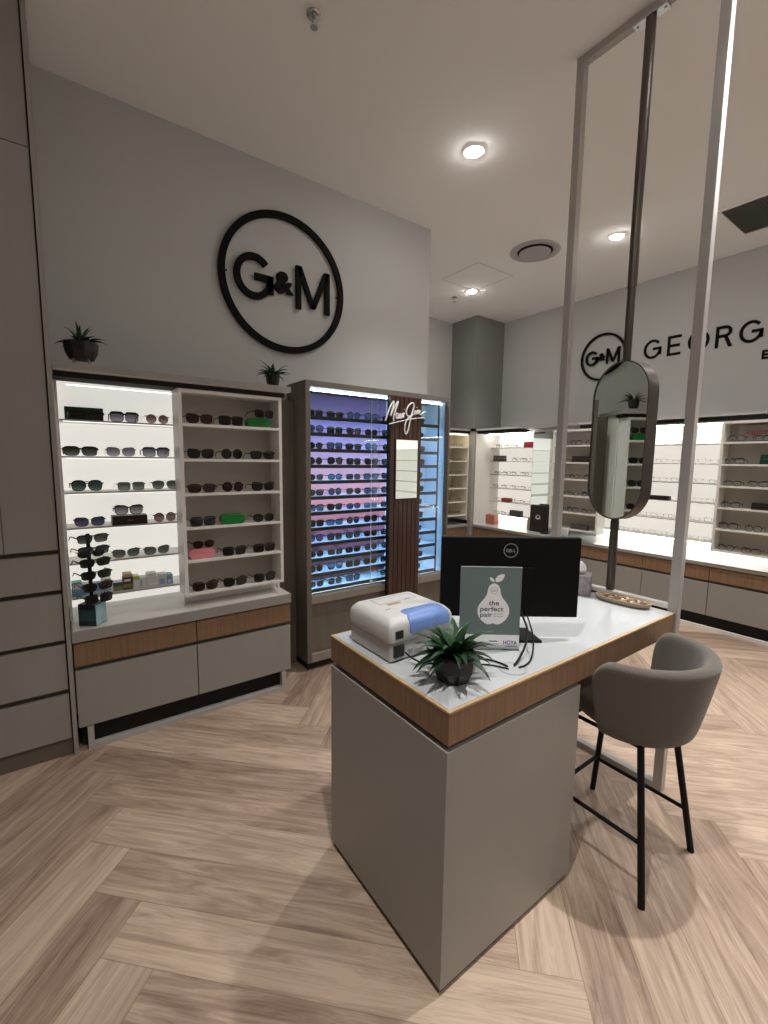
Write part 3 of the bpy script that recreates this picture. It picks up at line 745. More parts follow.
# ------------------------------------------------------------------ bar stool
SXc, SYc = 1.855, .795
st = thing('bar_stool', 'taupe fabric barrel back bar stool on four black legs', 'stool', (SXc, SYc, 0))
feet = [(1.614, .607), (2.034, .60), (2.044, 1.03), (1.625, 1.03)]
tops = [(1.69, .684), (1.97, .68), (1.97, .955), (1.69, .955)]
for (a, b) in zip(feet, tops):
    MB().tube([(a[0], a[1], 0), (b[0], b[1], .555)], .0125, 12).build('leg', m_black, st, smooth=True)
def legp(k, z): a, b = feet[k], tops[k]; q = z/.555; return (a[0]+(b[0]-a[0])*q, a[1]+(b[1]-a[1])*q, z)
for (i, j, z) in ((0, 3, .215), (1, 2, .185), (2, 3, .20)):
    MB().tube([legp(i, z), legp(j, z)], .0085, 10).build('footrest_bar', m_black, st, smooth=True)
mb = MB()
for (i, j) in ((0, 1), (1, 2), (2, 3), (3, 0)): mb.tube([legp(i, .551), legp(j, .551)], .008, 8)
mb.build('seat_frame', m_black, st, smooth=True)
# shell: profile sweeps round the back; angle measured from -Y (back)
def shell():
    mb = MB(); nA = 48; A = math.radians(99)
    rows = []
    for i in range(nA+1):
        th = -A+2*A*i/nA; e = abs(th)/A
        endf = max(0, (e-.80)/.20)
        top = .882-.012*e*e-.075*endf**3
        rt = .278; rb = .205; bot = .538
        dirv = (math.sin(th), -math.cos(th))
        thk = .050*(1-.25*endf**3)
        def rad(q): return .165+.05*min(1, q/.10)**.5+.063*max(0, (q-.06)/.87)**.85
        pts = []; H = top-bot
        for q in (0, .02, .05, .09, .14, .25, .4, .6, .8, .93):
            pts.append((rad(q), bot+H*q))
        r1 = rad(.93)
        for a in (20, 55, 90, 125, 160):
            ca, sa = math.cos(math.radians(a)), math.sin(math.radians(a))
            pts.append((r1-thk/2+thk/2*ca, top-.026+.028*sa))
        for q in (.90, .75, .55, .35, .2):
            pts.append((rad(q)-thk, bot+H*q))
        rows.append([(SXc+r*dirv[0], SYc+r*dirv[1], z) for r, z in pts])
    m_ = len(rows[0]); vs = [p for r in rows for p in r]; fs = []
    for i in range(nA):
        for k in range(m_-1): fs.append((i*m_+k, (i+1)*m_+k, (i+1)*m_+k+1, i*m_+k+1))
        fs.append((i*m_+m_-1, (i+1)*m_+m_-1, (i+1)*m_, i*m_))
    fs.append(tuple(range(m_))); fs.append(tuple(nA*m_+k for k in range(m_))[::-1])
    mb.add(vs, fs); return mb
shell().build('backrest', m_fabric, st, smooth=True, subsurf=1)
MB().lathe([(0, .556), (.12, .557), (.17, .563), (.198, .585), (.206, .61), (.203, .64), (.185, .655), (.12, .662), (0, .663)], (SXc, SYc+.02, 0), 48).build('seat', m_fabric, st, smooth=True)
B(SXc+.196, SYc-.155, .60, SXc+.208, SYc-.14, .625).build('fabric_tag', m_black, st)

# ------------------------------------------------------------------ plants
def succulent(name, label, loc, R, ph, pr, nleaf, legs=False, seed=1, potm=m_pot, hl=1.0, wf=1):
    rnd = random.Random(seed)
    t = thing(name, label, 'plant', loc)
    x, y, z = loc; zb = z
    if legs:
        for a in (40, 130, 220, 310):
            ca, sa = math.cos(math.radians(a)), math.sin(math.radians(a))
            MB().tube([(x+pr*.62*ca, y+pr*.62*sa, z), (x+pr*.55*ca, y+pr*.55*sa, z+.035)], .006, 6).build('pot_foot', m_concrete2, t)
        zb = z+.03
    # faceted pot
    mb = MB(); mb.lathe([(pr*.70, 0), (pr*.92, ph*.42), (pr, ph*.92), (pr*.96, ph), (pr*.86, ph), (pr*.84, ph*.86)], (x, y, zb), 9)
    mb.build('pot', potm, t)
    MB().lathe([(0, ph*.87), (pr*.85, ph*.87)], (x, y, zb), 16).build('soil', m_soil, t)
    for mt, lo, hi, nl in ((m_plant, 5, 38, nleaf), (m_plant2, 40, 82, int(nleaf*.6))):
        mb = MB()
        for k in range(nl):
            az = 2*PI*k/nl*2.39996/1.0+rnd.uniform(-.3, .3); el = math.radians(rnd.uniform(lo, hi)); ln = R*rnd.uniform(.78, 1.08)*hl
            wd = R*wf*.115*rnd.uniform(.85, 1.2); d_ = Vector((math.cos(az), math.sin(az), 0)); sd = Vector((-math.sin(az), math.cos(az), 0))
            prev = None; vs = []
            nseg = 7
            for q in range(nseg+1):
                s_ = q/nseg; e2 = el - .35*s_*s_
                r = ln*s_*math.cos(e2); h = ln*s_*math.sin(e2)
                w_ = wd*(1-(s_**2.2))*(.55+.6*math.sin(min(1, s_*2)*PI/2)) + .0006
                p = Vector((x, y, zb+ph*.88))+d_*(r+pr*.12)+Vector((0, 0, h))
                upn = Vector((0, 0, 1))*math.cos(e2)-d_*math.sin(e2)
                vs += [p-sd*w_+upn*w_*.35, p-upn*w_*.35, p+sd*w_+upn*w_*.35, p+upn*w_*.02]
            fs = []
            for q in range(nseg):
                for a in range(4): fs.append((q*4+a, q*4+(a+1) % 4, (q+1)*4+(a+1) % 4, (q+1)*4+a))
            fs += [(0, 1, 2, 3), (nseg*4+3, nseg*4+2, nseg*4+1, nseg*4)]
            mb.add(vs, fs)
        mb.build('outer_leaves' if lo < 20 else 'inner_leaves', mt, t)
    return t
succulent('potted_succulent', 'spiky green succulent in black pot on the white desk', (.985, .965, DK+.001), .135, .088, .074, 26, seed=3, hl=1.0)
succulent('potted_succulent', 'spiky succulent in footed dark pot beside the tall cupboard top', (.128, 2.85, 2.065), .112, .085, .080, 22, True, seed=5, potm=m_pot, wf=.6)
succulent('potted_succulent', 'small dark succulent on the display top beside blue lit cabinet', (1.165, 2.85, 2.065), .118, .078, .046, 18, seed=8, potm=m_pot, wf=.6)

# ------------------------------------------------------------------ label printer
p = thing('label_printer', 'boxy off-white label printer with blue lid insert on desk', 'printer', (1.025, 1.285, DK))
x0, x1, y0, y1 = .872, 1.165, 1.155, 1.418
mb = MB(); mb.box(x0+.004, y0+.004, DK+.004, x1-.004, y1-.004, .978); mb.build('lower_body', m_prn2, p, bevel=.006)
B(x0+.012, y0+.012, DK+.001, x1-.012, y1-.012, DK+.005).build('base_pad', m_black, p)
def loft(levels):
    vs = []; fs = []
    for (a, b, c_, d_, z, r) in levels:
        n = 5
        for (cx, cy_, q) in ((b-r, d_-r, 0), (a+r, d_-r, 1), (a+r, c_+r, 2), (b-r, c_+r, 3)):
            for k in range(n):
                an = q*PI/2+k/(n-1)*PI/2; vs.append((cx+r*math.cos(an), cy_+r*math.sin(an), z))
    m_ = 20
    for i in range(len(levels)-1):
        for k in range(m_): fs.append((i*m_+k, i*m_+(k+1) % m_, (i+1)*m_+(k+1) % m_, (i+1)*m_+k))
    fs += [tuple(range(m_))[::-1], tuple((len(levels)-1)*m_+k for k in range(m_))]
    mb = MB(); mb.add(vs, fs); return mb
loft([(x0, x1, y0, y1, .979, .012), (x0-.002, x1+.002, y0-.002, y1, .985, .012), (x0, x1, y0, y1, 1.030, .012), (x0+.005, x1-.003, y0+.006, y1-.004, 1.044, .014), (x0+.022, x1-.012, y0+.026, y1-.012, 1.0565, .016), (x0+.03, x1-.02, y0+.034, y1-.018, 1.0575, .016)]).build('lid', m_prn, p, smooth=True)
loft([(x0+.085, x1-.02, y0-.006, y0+.07, 1.004, .004), (x0+.085, x1-.02, y0-.006, y0+.075, 1.036, .006), (x0+.085, x1-.02, y0+.002, y0+.08, 1.049, .012), (x0+.095, x1-.03, y0+.022, y0+.075, 1.0605, .022)]).build('blue_insert', m_blue, p, smooth=True)
B(x0+.022, y0-.005, .992, x0+.055, y0+.002, 1.020).build('power_switch', m_bluebin, p, bevel=.002)
B(x0+.018, y0-.003, .925, x0+.062, y0+.006, .968).build('power_socket', m_bluebin, p, bevel=.002)
B(x0+.085, y0-.001, .928, x0+.10, y0+.006, .945).build('side_port', m_grey, p); B(x0+.11, y0-.001, .928, x0+.15, y0+.006, .94).build('side_port', m_grey, p)
MB().ring([(x0+.075, y1-.095, 1.0572), (x1-.035, y1-.095, 1.0572), (x1-.035, y1-.03, 1.0572), (x0+.075, y1-.03, 1.0572)], [(x0+.078, y1-.092, 1.0572), (x1-.038, y1-.092, 1.0572), (x1-.038, y1-.033, 1.0572), (x0+.078, y1-.033, 1.0572)], (0, 0, .0008)).build('label_window', m_grey, p)
B(x0+.10, y1-.12, 1.0572, x0+.16, y1-.10, 1.0582).build('control_strip', m_trayw, p)
B(x0+.06, y1-.155, 1.0572, x0+.085, y1-.148, 1.058).build('indicator', m_grey, p); B(x0+.20, y1-.09, 1.0572, x0+.225, y1-.082, 1.058).build('indicator', m_grey, p)

# ------------------------------------------------------------------ monitor
mo = thing('computer_monitor', 'black computer monitor seen from behind on the white desk', 'monitor', (1.385, 1.073, DK+.001), math.atan2(-.59, .807))
mb = MB(); W2 = .267
mb.add([(-W2, -.004, .092), (W2, -.004, .092), (W2, -.004, .405), (-W2, -.004, .405), (-W2, .018, .09), (W2, .018, .09), (W2, .018, .407), (-W2, .018, .407)], [(0,1,2,3),(7,6,5,4),(0,4,5,1),(1,5,6,2),(2,6,7,3),(3,7,4,0)])
mb.build('back_cover', m_mon, mo, world=False, bevel=.004)
B(-W2+.006, .018, .10, W2-.006, .020, .40).build('screen', M('dark screen', (.01, .012, .015), .1), mo, world=False)
B(-.09, -.012, .10, .09, -.003, .29).build('rear_housing', m_mon, mo, world=False, bevel=.004)
B(-.03, -.035, .012, .03, -.013, .25).build('stand_column', m_mon, mo, world=False, bevel=.006)
mb = MB(); mb.prism([(-.125, -.036, 0), (.125, -.036, 0), (.105, .10, 0), (-.105, .10, 0)], (0, 0, .010)); mb.build('stand_base', m_mon, mo, world=False, bevel=.003)
m_logo = M('silver logo print', (.42, .42, .42), .4)
def circ(cx, cz, r, n=40): return [(cx+r*math.cos(2*PI*i/n), cz+r*math.sin(2*PI*i/n)) for i in range(n)]
lx, lz = -.002, .354
MB().ring([(a, -.0045, b) for a, b in circ(lx, lz, .0275)], [(a, -.0045, b) for a, b in circ(lx, lz, .0252)], (0, -.0006, 0)).build('logo_ring', m_logo, mo, world=False)
fit_text('D', lx-.0175, lx-.009, lz-.006, lz+.006, -.0046, .01).build('logo_letter', m_logo, mo, world=False)
fit_text('E', lx-.0075, lx+.0005, lz-.0075, lz+.0045, -.0046, .01).build('logo_letter', m_logo, mo, world=False)
fit_text('L', lx+.002, lx+.0085, lz-.006, lz+.006, -.0046, .01).build('logo_letter', m_logo, mo, world=False)
fit_text('L', lx+.0105, lx+.0175, lz-.006, lz+.006, -.0046, .01).build('logo_letter', m_logo, mo, world=False)

# ------------------------------------------------------------------ counter card
ang = math.atan2(.981-1.115, 1.335-1.16); pw = math.hypot(.175, .134); phh = .312
ca = thing('counter_card', 'sage green pear advertising card in stand before the monitor', 'sign', (1.16, 1.115, DK+.001), ang)
m_acry = m_glass
B(0, .002, .004, pw, .005, phh).build('card_backing', m_card, ca, world=False)
B(0, 0, phh*.185, pw, .002, phh).build('green_print', m_teal, ca, world=False)
B(0, 0, .004, pw, .002, phh*.184).build('white_print', m_card, ca, world=False)
B(.0, -.004, 0, pw, .006, .0035).build('acrylic_foot', m_glass, ca, world=False)
B(.0, -.004, .0036, pw, -.0025, .02).build('acrylic_lip', m_glass, ca, world=False)
ccx = pw*.53
def U(fx, fz): return (fx*pw/60, phh-fz*phh/85.5)   # print grid in mm-like units
pear = [(18, 21.2), (20, 20.8)]
half = [(34.5, 16.4), (37.5, 17.6), (39.6, 20), (40.6, 23), (41.2, 27), (43, 31), (46.5, 35.5), (49, 39.5), (50.2, 44), (49.6, 49), (47.2, 53.5), (43.5, 57), (40, 58.8), (36.5, 58.6), (34.5, 57.6)]
cx0 = 34.2
right = [(cx0-1+(a-34.5)*1.0, b) for a, b in half]
left = [(cx0-1-(a-34.5)*1.0, b) for a, b in half[::-1]]
pearpts = smooth(right+left[1:-1]+[right[0]], 4)[:-1]
MB().prism([(U(a, b)[0], -.0001, U(a, b)[1]) for a, b in pearpts], (0, -.0005, 0)).build('pear_shape', m_card, ca, world=False)
for lf in ([(33.5, 15.2), (31, 14.9), (28.8, 13), (28.2, 10.3), (31, 11), (33, 13)], [(34.5, 15), (34, 12), (36.5, 8.5), (40, 7.2), (43, 7.4), (42.6, 10.5), (40.5, 13.8), (37.5, 15.4)]):
    MB().prism([(U(a, b)[0], -.0001, U(a, b)[1]) for a, b in lf], (0, -.0005, 0)).build('pear_leaf', m_card, ca, world=False)
MB().ring([(a, -.0007, b) for a, b in circ(*U(33.2, 24), .0125)], [(a, -.0007, b) for a, b in circ(*U(33.2, 24), .0115)], (0, -.0002, 0)).build('round_logo', m_grey, ca, world=False)
a0, b0 = U(29.8, 25); a1, b1 = U(36.6, 23); fit_text('G&M', a0, a1, b0, b1, -.0008, 0, .0002).build('logo_text', m_grey, ca, world=False)
for wd, fa, fb, fc, fd in (('the', 28.5, 38.6, 34.2, 39.2), ('perfect', 20.2, 43.2, 40.4, 46.8), ('pair', 20.2, 32.4, 46.8, 52.6)):
    a0, b0 = U(fa, fd); a1, b1 = U(fb, fc); fit_text(wd, a0, a1, b0, b1, -.0008, .012, .0002).build('lettering', m_ink, ca, world=False)
for k, fz in enumerate((47.6, 50.2)):
    for q in range(3):
        a0, b0 = U(34+q*3.2, fz+.6); a1, b1 = U(36.4+q*3.2, fz); B(a0, -.0009, b0, a1, -.0007, b1).build('small_print', m_grey, ca, world=False)
a0, b0 = U(44.5, 79.8); a1, b1 = U(58, 75.4); fit_text('HOYA', a0, a1, b0, b1, -.0003, .012, .0002).build('lettering', m_navy, ca, world=False)
a0, b0 = U(47, 81.6); a1, b1 = U(58, 81.0); B(a0, -.0004, b0, a1, -.0002, b1).build('small_print', m_navy, ca, world=False)
a0, b0 = U(30, 77); a1, b1 = U(38.5, 76); B(a0, -.0004, b0, a1, -.0002, b1).build('small_print', m_ink, ca, world=False)
a0, b0 = U(32, 79.5); a1, b1 = U(40, 79); B(a0, -.0004, b0, a1, -.0002, b1).build('small_print', m_grey, ca, world=False)

# ------------------------------------------------------------------ cables
def cable(label, pts, r=.0032):
    P = [Vector(q) for q in pts]; out = []
    Q = [P[0]]+P+[P[-1]]
    for i in range(1, len(Q)-2):
        for k in range(6):
            t_ = k/6; p0, p1, p2, p3 = Q[i-1], Q[i], Q[i+1], Q[i+2]
            out.append(.5*((2*p1)+(p2-p0)*t_+(2*p0-5*p1+4*p2-p3)*t_*t_+(3*p1-p0-3*p2+p3)*t_**3))
    out.append(P[-1])
    o = MB().tube(out, r, 8).build('power_cable', m_black, None, smooth=True)
    return tag(o, label, 'cable')
zc = DK+.0045
cable('black power cable from the printer socket running behind the plant', [(.925, 1.14, .945), (.945, 1.115, .925), (.98, 1.085, zc), (1.06, 1.06, zc), (1.13, 1.035, zc), (1.175, .99, zc), (1.19, .945, zc), (1.19, .915, zc)])
cable('thin black data cable curling past the plant to the grommet', [(1.03, 1.145, .935), (1.035, 1.115, .925), (1.045, 1.06, .925), (1.065, 1.01, .913), (1.11, .99, zc), (1.15, .955, zc), (1.172, .915, zc), (1.178, .90, zc)], .0026)
cable('black monitor cable dropping from the screen into the grommet', [(1.40, 1.035, 1.06), (1.39, 1.01, 1.02), (1.36, .965, .985), (1.31, .935, .95), (1.25, .915, .922), (1.213, .905, DK+.006)], .004)
cable('second black monitor lead beside the first, ending at the grommet', [(1.415, 1.03, 1.05), (1.415, 1.0, 1.0), (1.37, .945, .955), (1.30, .90, .92), (1.25, .885, DK+.006), (1.215, .888, DK+.005)], .003)

# ------------------------------------------------------------------ tissue box and tray
tb = thing('tissue_box', 'patterned tissue box with white tissue behind the monitor', 'tissue box', (2.215, 1.265, DK+.001), math.radians(25))
m_tis = M('mauve marbled card', (.28, .24, .26), .6, var=.75, scale=35)
B(-.058, -.058, 0, .058, .058, .105).build('box_body', m_tis, tb, world=False, bevel=.002)
mb = MB(); mb.lathe([(.02, .105), (.035, .125), (.03, .15), (.012, .17), (.0, .172)], (0, 0, 0), 7); mb.build('tissue', m_signwhite, tb, world=False, smooth=True)
tr = thing('shallow_tray', 'long oval beige wooden tray at the end of desk', 'tray', (2.225, 1.04, DK+.001), math.radians(94))
def oval(a, b, z, n=40, p=2.6):
    out = []
    for i in range(n):
        t_ = 2*PI*i/n; c_, s_ = math.cos(t_), math.sin(t_)
        out.append((a*math.copysign(abs(c_)**(2/p), c_), b*math.copysign(abs(s_)**(2/p), s_), z))
    return out
rings = [oval(.108, .040, 0), oval(.128, .054, .016), oval(.130, .056, .026), oval(.123, .049, .026), (oval(.105, .036, .008))]
mb = MB(); vs = [q for r in rings for q in r]; fs = [tuple(range(40))[::-1], tuple(4*40+k for k in range(40))]
for i in range(4):
    for k in range(40): fs.append((i*40+k, i*40+(k+1) % 40, (i+1)*40+(k+1) % 40, (i+1)*40+k))
mb.add(vs, fs); mb.build('tray_body', m_trayw, tr, world=False, smooth=True)
rn = random.Random(4)
shell_m = [M('shell tan', (.42, .28, .15), .5, var=.3), M('shell cream', (.62, .52, .38), .5, var=.2), M('shell brown', (.16, .07, .035), .5, var=.3)]
mats_n = ['tan', 'cream', 'brown']
nsm = 0
for k in range(22):
    a = -.092+.184*(k % 11)/10+rn.uniform(-.006, .006); b = (-.018 if k < 11 else .018)+rn.uniform(-.006, .006)
    r = rn.uniform(.008, .0105)
    q = Matrix.Rotation(math.radians(94), 3, 'Z') @ Vector((a, b, 0))
    mi = k % 3
    o = MB().lathe([(0, -r*.5), (r*.8, -r*.35), (r, 0), (r*.7, r*.4), (0, r*.55)], (0, 0, 0), 9).build('decorative_chip', shell_m[mi], None, smooth=True)
    o.location = (2.225+q.x, 1.04+q.y, DK+.001+.019+r*.5); o.rotation_euler = (rn.uniform(-.3, .3), rn.uniform(-.3, .3), rn.uniform(0, 3)); o.scale = (1.3, .8, 1)
    tag(o, 'small %s decorative wood chip lying in the oval tray' % mats_n[mi], 'wood chip', 'loose %s chips filling the oval tray' % mats_n[mi])

# ------------------------------------------------------------------ eyewear
def lens_outline(kind, n=28):
    out = []
    P = dict(round=(.0255, .0235, 2), square=(.0295, .0215, 5), aviator=(.031, .0245, 2.5), cat=(.030, .0215, 2.8), wide=(.0335, .0195, 3.6), oval=(.028, .0195, 2.3), big=(.0305, .0255, 3.4))[kind]
    a, b, p = P
    for i in range(n):
        t_ = 2*PI*i/n; c_, s_ = math.cos(t_), math.sin(t_)
        x = a*math.copysign(abs(c_)**(2/p), c_); z = b*math.copysign(abs(s_)**(2/p), s_)
        if kind == 'aviator': z += .003*(1-x/a)*.5 if s_ < 0 else 0; x *= (1 if z > 0 else .90)
        if kind == 'cat' and s_ > 0 and c_ > 0: z += .007*c_
        if kind in ('wide',): x *= (1 if z > 0 else .88)
        if kind in ('cat', 'square', 'big') and s_ < 0: x *= 1-.10*abs(s_)
        out.append((x, z))
    return out, a, b
def add_glasses(kind, fm, lm, rim=.0025, single=False, lidx=0, closed=False):
    """prototype: returns dict of meshes; front faces -Y, base at z=0, width ~.145"""
    ol, a, b = lens_outline(kind); n = len(ol); cx = a+.0058; zc_ = b+rim+.001
    th = .003
    def yb(x): return 1.1*x*x
    F = MB()
    for s_ in (-1, 1):
        outer = []; inner = []
        for i in range(n):
            p0, p1 = ol[i-1], ol[(i+1) % n]; dx, dz = p1[0]-p0[0], p1[1]-p0[1]; l = math.hypot(dx, dz)
            nx, nz = dz/l, -dx/l
            x, z = ol[i]; X = s_*(cx+x); top = 2.4 if (z > 0 and fm in (F_black, F_tort, F_blue, F_lilac)) else 1
            Xo = s_*(cx+x+nx*rim); outer.append((Xo, yb(Xo), zc_+z+nz*rim*top)); inner.append((X, yb(X), zc_+z))
        F.ring(outer, inner, (0, th, 0))
    br = .0035 if rim > .0018 else .0016
    F.tube([(-.010, .001, zc_+b*.45), (0, -.001, zc_+b*.62), (.010, .001, zc_+b*.45)], br*.8, 6)
    if rim > .0026 and kind in ('wide', 'square', 'cat', 'big'):
        nb = 14; X_ = cx+a+rim
        F.tube([(-X_+2*X_*i/nb, yb(-X_+2*X_*i/nb)-.0005, zc_+b*(.90 if kind != 'cat' else .86)+(.004*abs(2*i/nb-1) if kind == 'cat' else 0)-(.003 if abs(i-nb/2) < 1 else 0)) for i in range(nb+1)], .0030, 6)
    elif kind in ('wide', 'aviator'): F.tube([(-.018, .001, zc_+b*.88), (0, 0, zc_+b*.95), (.018, .001, zc_+b*.88)], br*.75, 6)
    xe = cx+a
    for s_ in (-1, 1): F.box(s_*(xe-.002), yb(xe)-.001, zc_+b*.45, s_*(xe+.007), yb(xe)+.006, zc_+b*.45+.006)
    out = {}
    Ls = []
    for s_ in (-1, 1):
        q = MB(); q.prism([(s_*(cx+x), yb(cx+x)+.001, zc_+z) for x, z in ol], (0, .0012, 0)); Ls.append(q)
    Ts = []
    for s_ in (-1, 1):
        q = MB(); x_ = s_*(xe+.005); y_ = yb(xe)+.004; zt = zc_+b*.45+.003
        hh_ = .0035 if rim > .0018 else .0013
        q.tube([(x_, y_, zt), (x_*.985, y_+.045, zt), (x_*.96, y_+.085, zt-.002), (x_*.93, y_+.116, max(.004, zt-.026))], [hh_, hh_, hh_*.8, hh_*.7], 6)
        Ts.append(q)
    return F, Ls, Ts
PROTO = {}
def glasses(kind, fm, lm, loc, rz, label, group, rim=.0025, parts=True, cat='sunglasses', rx=0):
    key = (kind, fm.name, lm.name, rim, parts)
    name = 'sunglasses' if cat == 'sunglasses' else 'eyeglasses'
    if key not in PROTO:
        F, Ls, Ts = add_glasses(kind, fm, lm, rim)
        if parts:
            t = thing(name, label, cat, (0, 0, 0))
            F.build('front_frame', fm, t, world=False, smooth=True)
            for q in Ls: q.build('lens', lm, t, world=False)
            for q in Ts: q.build('temple', fm, t, world=False, smooth=True)
        else:
            nf = len(F.f)
            for q in Ts: F.add(q.v, q.f)
            nf = len(F.f)
            t = F.build(name, fm)
            for q in Ls: q.build('lens', lm, t, world=False)
            tag(t, label, cat)
        PROTO[key] = t
        t.location = loc; t.rotation_euler = (rx, 0, rz); t['label'] = label; t['group'] = group
        return t
    o = dup(PROTO[key], loc, rz, label, group); o.rotation_euler = (rx, 0, rz); o['category'] = cat
    return o
ordn = ['top', 'second', 'third', 'fourth', 'fifth', 'sixth', 'seventh', 'eighth', 'ninth', 'tenth', 'eleventh', 'twelfth']
LG = 'sunglasses on the lit shelves by the tall cupboard'
Yd = 3.035; e_ = .0008
def lg(kind, fm, lm, x, z, label, rz=0, rim=.0032, y=Yd, grp=LG): o = glasses(kind, fm, lm, (x, y, z+e_), rz, label, grp, rim); o.scale = (1.08, 1, 1.1); return o
lg('wide', F_black, L_dark, .145, 1.8, 'near black wrap sunglasses in front of the dark green box', .05)
lg('square', F_black, L_lite, .328, 1.8, 'black browline sunglasses with pale graduated lenses on the top lit shelf', 0)
lg('round', F_gold, L_rose, .502, 1.8, 'thin gold sunglasses with dusty rose round lenses', .1, .0014)
lg('wide', F_black, L_grey, .105, 1.6, 'flat-top grey sunglasses on the second lit shelf by the cupboard', 0)
lg('cat', F_lilac, L_lite, .301, 1.6, 'lilac framed pale lens sunglasses in the middle of second shelf', 0, .0016)
lg('square', F_blue, L_lite, .487, 1.6, 'navy rimmed clear-grey sunglasses on the second lit shelf', 0)
lg('aviator', F_black, L_green, .125, 1.4, 'large green lens black aviator sunglasses on third lit shelf', .05)
lg('square', F_silver, L_sage, .345, 1.4, 'silver wire sunglasses with grey-green lenses on third lit shelf', .1, .0014)
lg('aviator', F_silver, L_sage, .53, 1.4, 'silver sunglasses half hidden behind the sliding unit, third shelf', 0, .0014)
lg('cat', F_blue, L_purple, .127, 1.2, 'violet lens sunglasses above the spinner stand on fourth shelf', 0, .0016)
lg('cat', F_black, L_lite, .325, 1.255, 'black cat-eye glasses standing on top of the black case box', 0, .0032)
lg('round', F_black, L_rose, .52, 1.2, 'round black sunglasses half hidden beside the black case box', .05, .0016)
lg('cat', F_silver, L_sage, .30, 1.0, 'grey lens sunglasses above the contact lens boxes, nearer the stand', .15, .0014)
lg('cat', F_silver, L_sage, .466, 1.0, 'grey lens sunglasses above the contact lens boxes, nearer sliding unit', .15, .0014)
def boxobj(name, label, cat, x0, x1, y0, y1, z0, z1, m, group=None, lid=None, lab=None):
    t = thing(name, label, cat, ((x0+x1)/2, (y0+y1)/2, z0), 0, group)
    B(x0, y0, z0, x1, y1, z1).build('carton', m, t, bevel=.0015)
    if lid: B(x0+.001, y0+.001, z1, x1-.001, y1-.001, z1+.0012).build('carton_lid', lid, t)
    if lab:
        for (fa, fb, fc, fd, mm_) in lab:
            B(x0+(x1-x0)*fa, y0-.0008, z0+(z1-z0)*fb, x0+(x1-x0)*fc, y0-.0001, z0+(z1-z0)*fd).build('printed_panel', mm_, t)
    return t
boxobj('display_box', 'dark green box behind wrap sunglasses on the top lit shelf', 'box', .045, .235, 3.19, 3.232, 1.8005, 1.885, m_greenbox, lab=[(.02, .02, .98, .98, m_greenbox)])
boxobj('case_box', 'black case box carrying cat-eye glasses on the lit shelf', 'box', .235, .418, 3.01, 3.10, 1.2005, 1.2545, m_blackbox, lab=[(.42, .42, .58, .55, m_leather)])
# contact lens cartons on the lowest lit shelf
cw = M('white carton', (.72, .72, .73), .5); cb = M('sky blue carton', (.22, .42, .68), .5, var=.15); cteal = M('teal carton', (.02, .12, .14), .5, var=.2)
col_ = M('olive carton', (.25, .22, .08), .5, var=.4, scale=50); cp = M('plum carton', (.09, .015, .06), .5); cl = M('lime carton', (.45, .50, .12), .5); cg = M('mint carton', (.20, .55, .42), .5); ct = M('tan carton', (.52, .40, .26), .5)
CG = 'cartons on the lowest lit shelf'
z8 = .8005
bl = [('pale blue carton behind the top of spinner base', .02, .07, z8, .88, cb, cg, [(.1, .5, .9, .9, cw)]),
      ('white carton with blue edge standing behind the spinner pole', .072, .125, z8, .865, cw, cw, [(.05, .1, .95, .45, cb)]),
      ('blue carton tucked behind the lowest spinner sunglasses', .127, .16, z8, .86, cb, cb, [(.1, .1, .9, .3, cw)]),
      ('white carton with navy lettering left of the olive carton', .162, .222, z8, .862, cw, cw, [(.3, .6, .95, .85, m_navy), (.1, .15, .8, .35, cb)]),
      ('teal and olive carton beside the white lettered carton', .224, .272, z8, .852, cteal, cw, [(.0, .0, 1, .55, col_)]),
      ('plum topped carton between the teal and lime cartons', .274, .325, z8, .872, cp, cp, [(.0, .15, 1, .5, col_), (.1, .7, .8, .9, cw)]),
      ('lime edged white carton right of the plum carton', .327, .362, z8, .875, cw, cw, [(0, .7, 1, 1, cl)]),
      ('first plain white carton beside the lime edged carton', .364, .40, z8, .862, cw, cw, [(.1, .2, .3, .8, cg)]),
      ('wide white carton in the middle of the lowest shelf', .402, .47, z8, .862, cw, cw, [(.1, .2, .9, .3, m_card)]),
      ('slim white and pale blue carton near the sliding unit', .472, .515, z8, .868, cw, cw, [(.1, .1, .7, .6, cb)]),
      ('blue carton closest to the sliding shelf unit', .517, .55, z8, .86, cb, cb, [(.1, .1, .6, .5, cw)])]
for lb, a, b_, za, zb_, m1, m2, lab in bl: boxobj('carton', lb, 'carton', a, b_, 3.04, 3.11, za, zb_, m1, CG, m2, lab)
boxobj('carton', 'tan carton lying on top of the plum topped carton', 'carton', .278, .325, 3.05, 3.12, .8735, .895, ct, CG)
boxobj('carton', 'small white carton stacked on the white lettered carton', 'carton', .165, .215, 3.05, 3.12, .8635, .882, cw, CG)
boxobj('carton', 'small white carton stacked above the wide white carton', 'carton', .405, .46, 3.05, 3.12, .8635, .880, cw, CG)
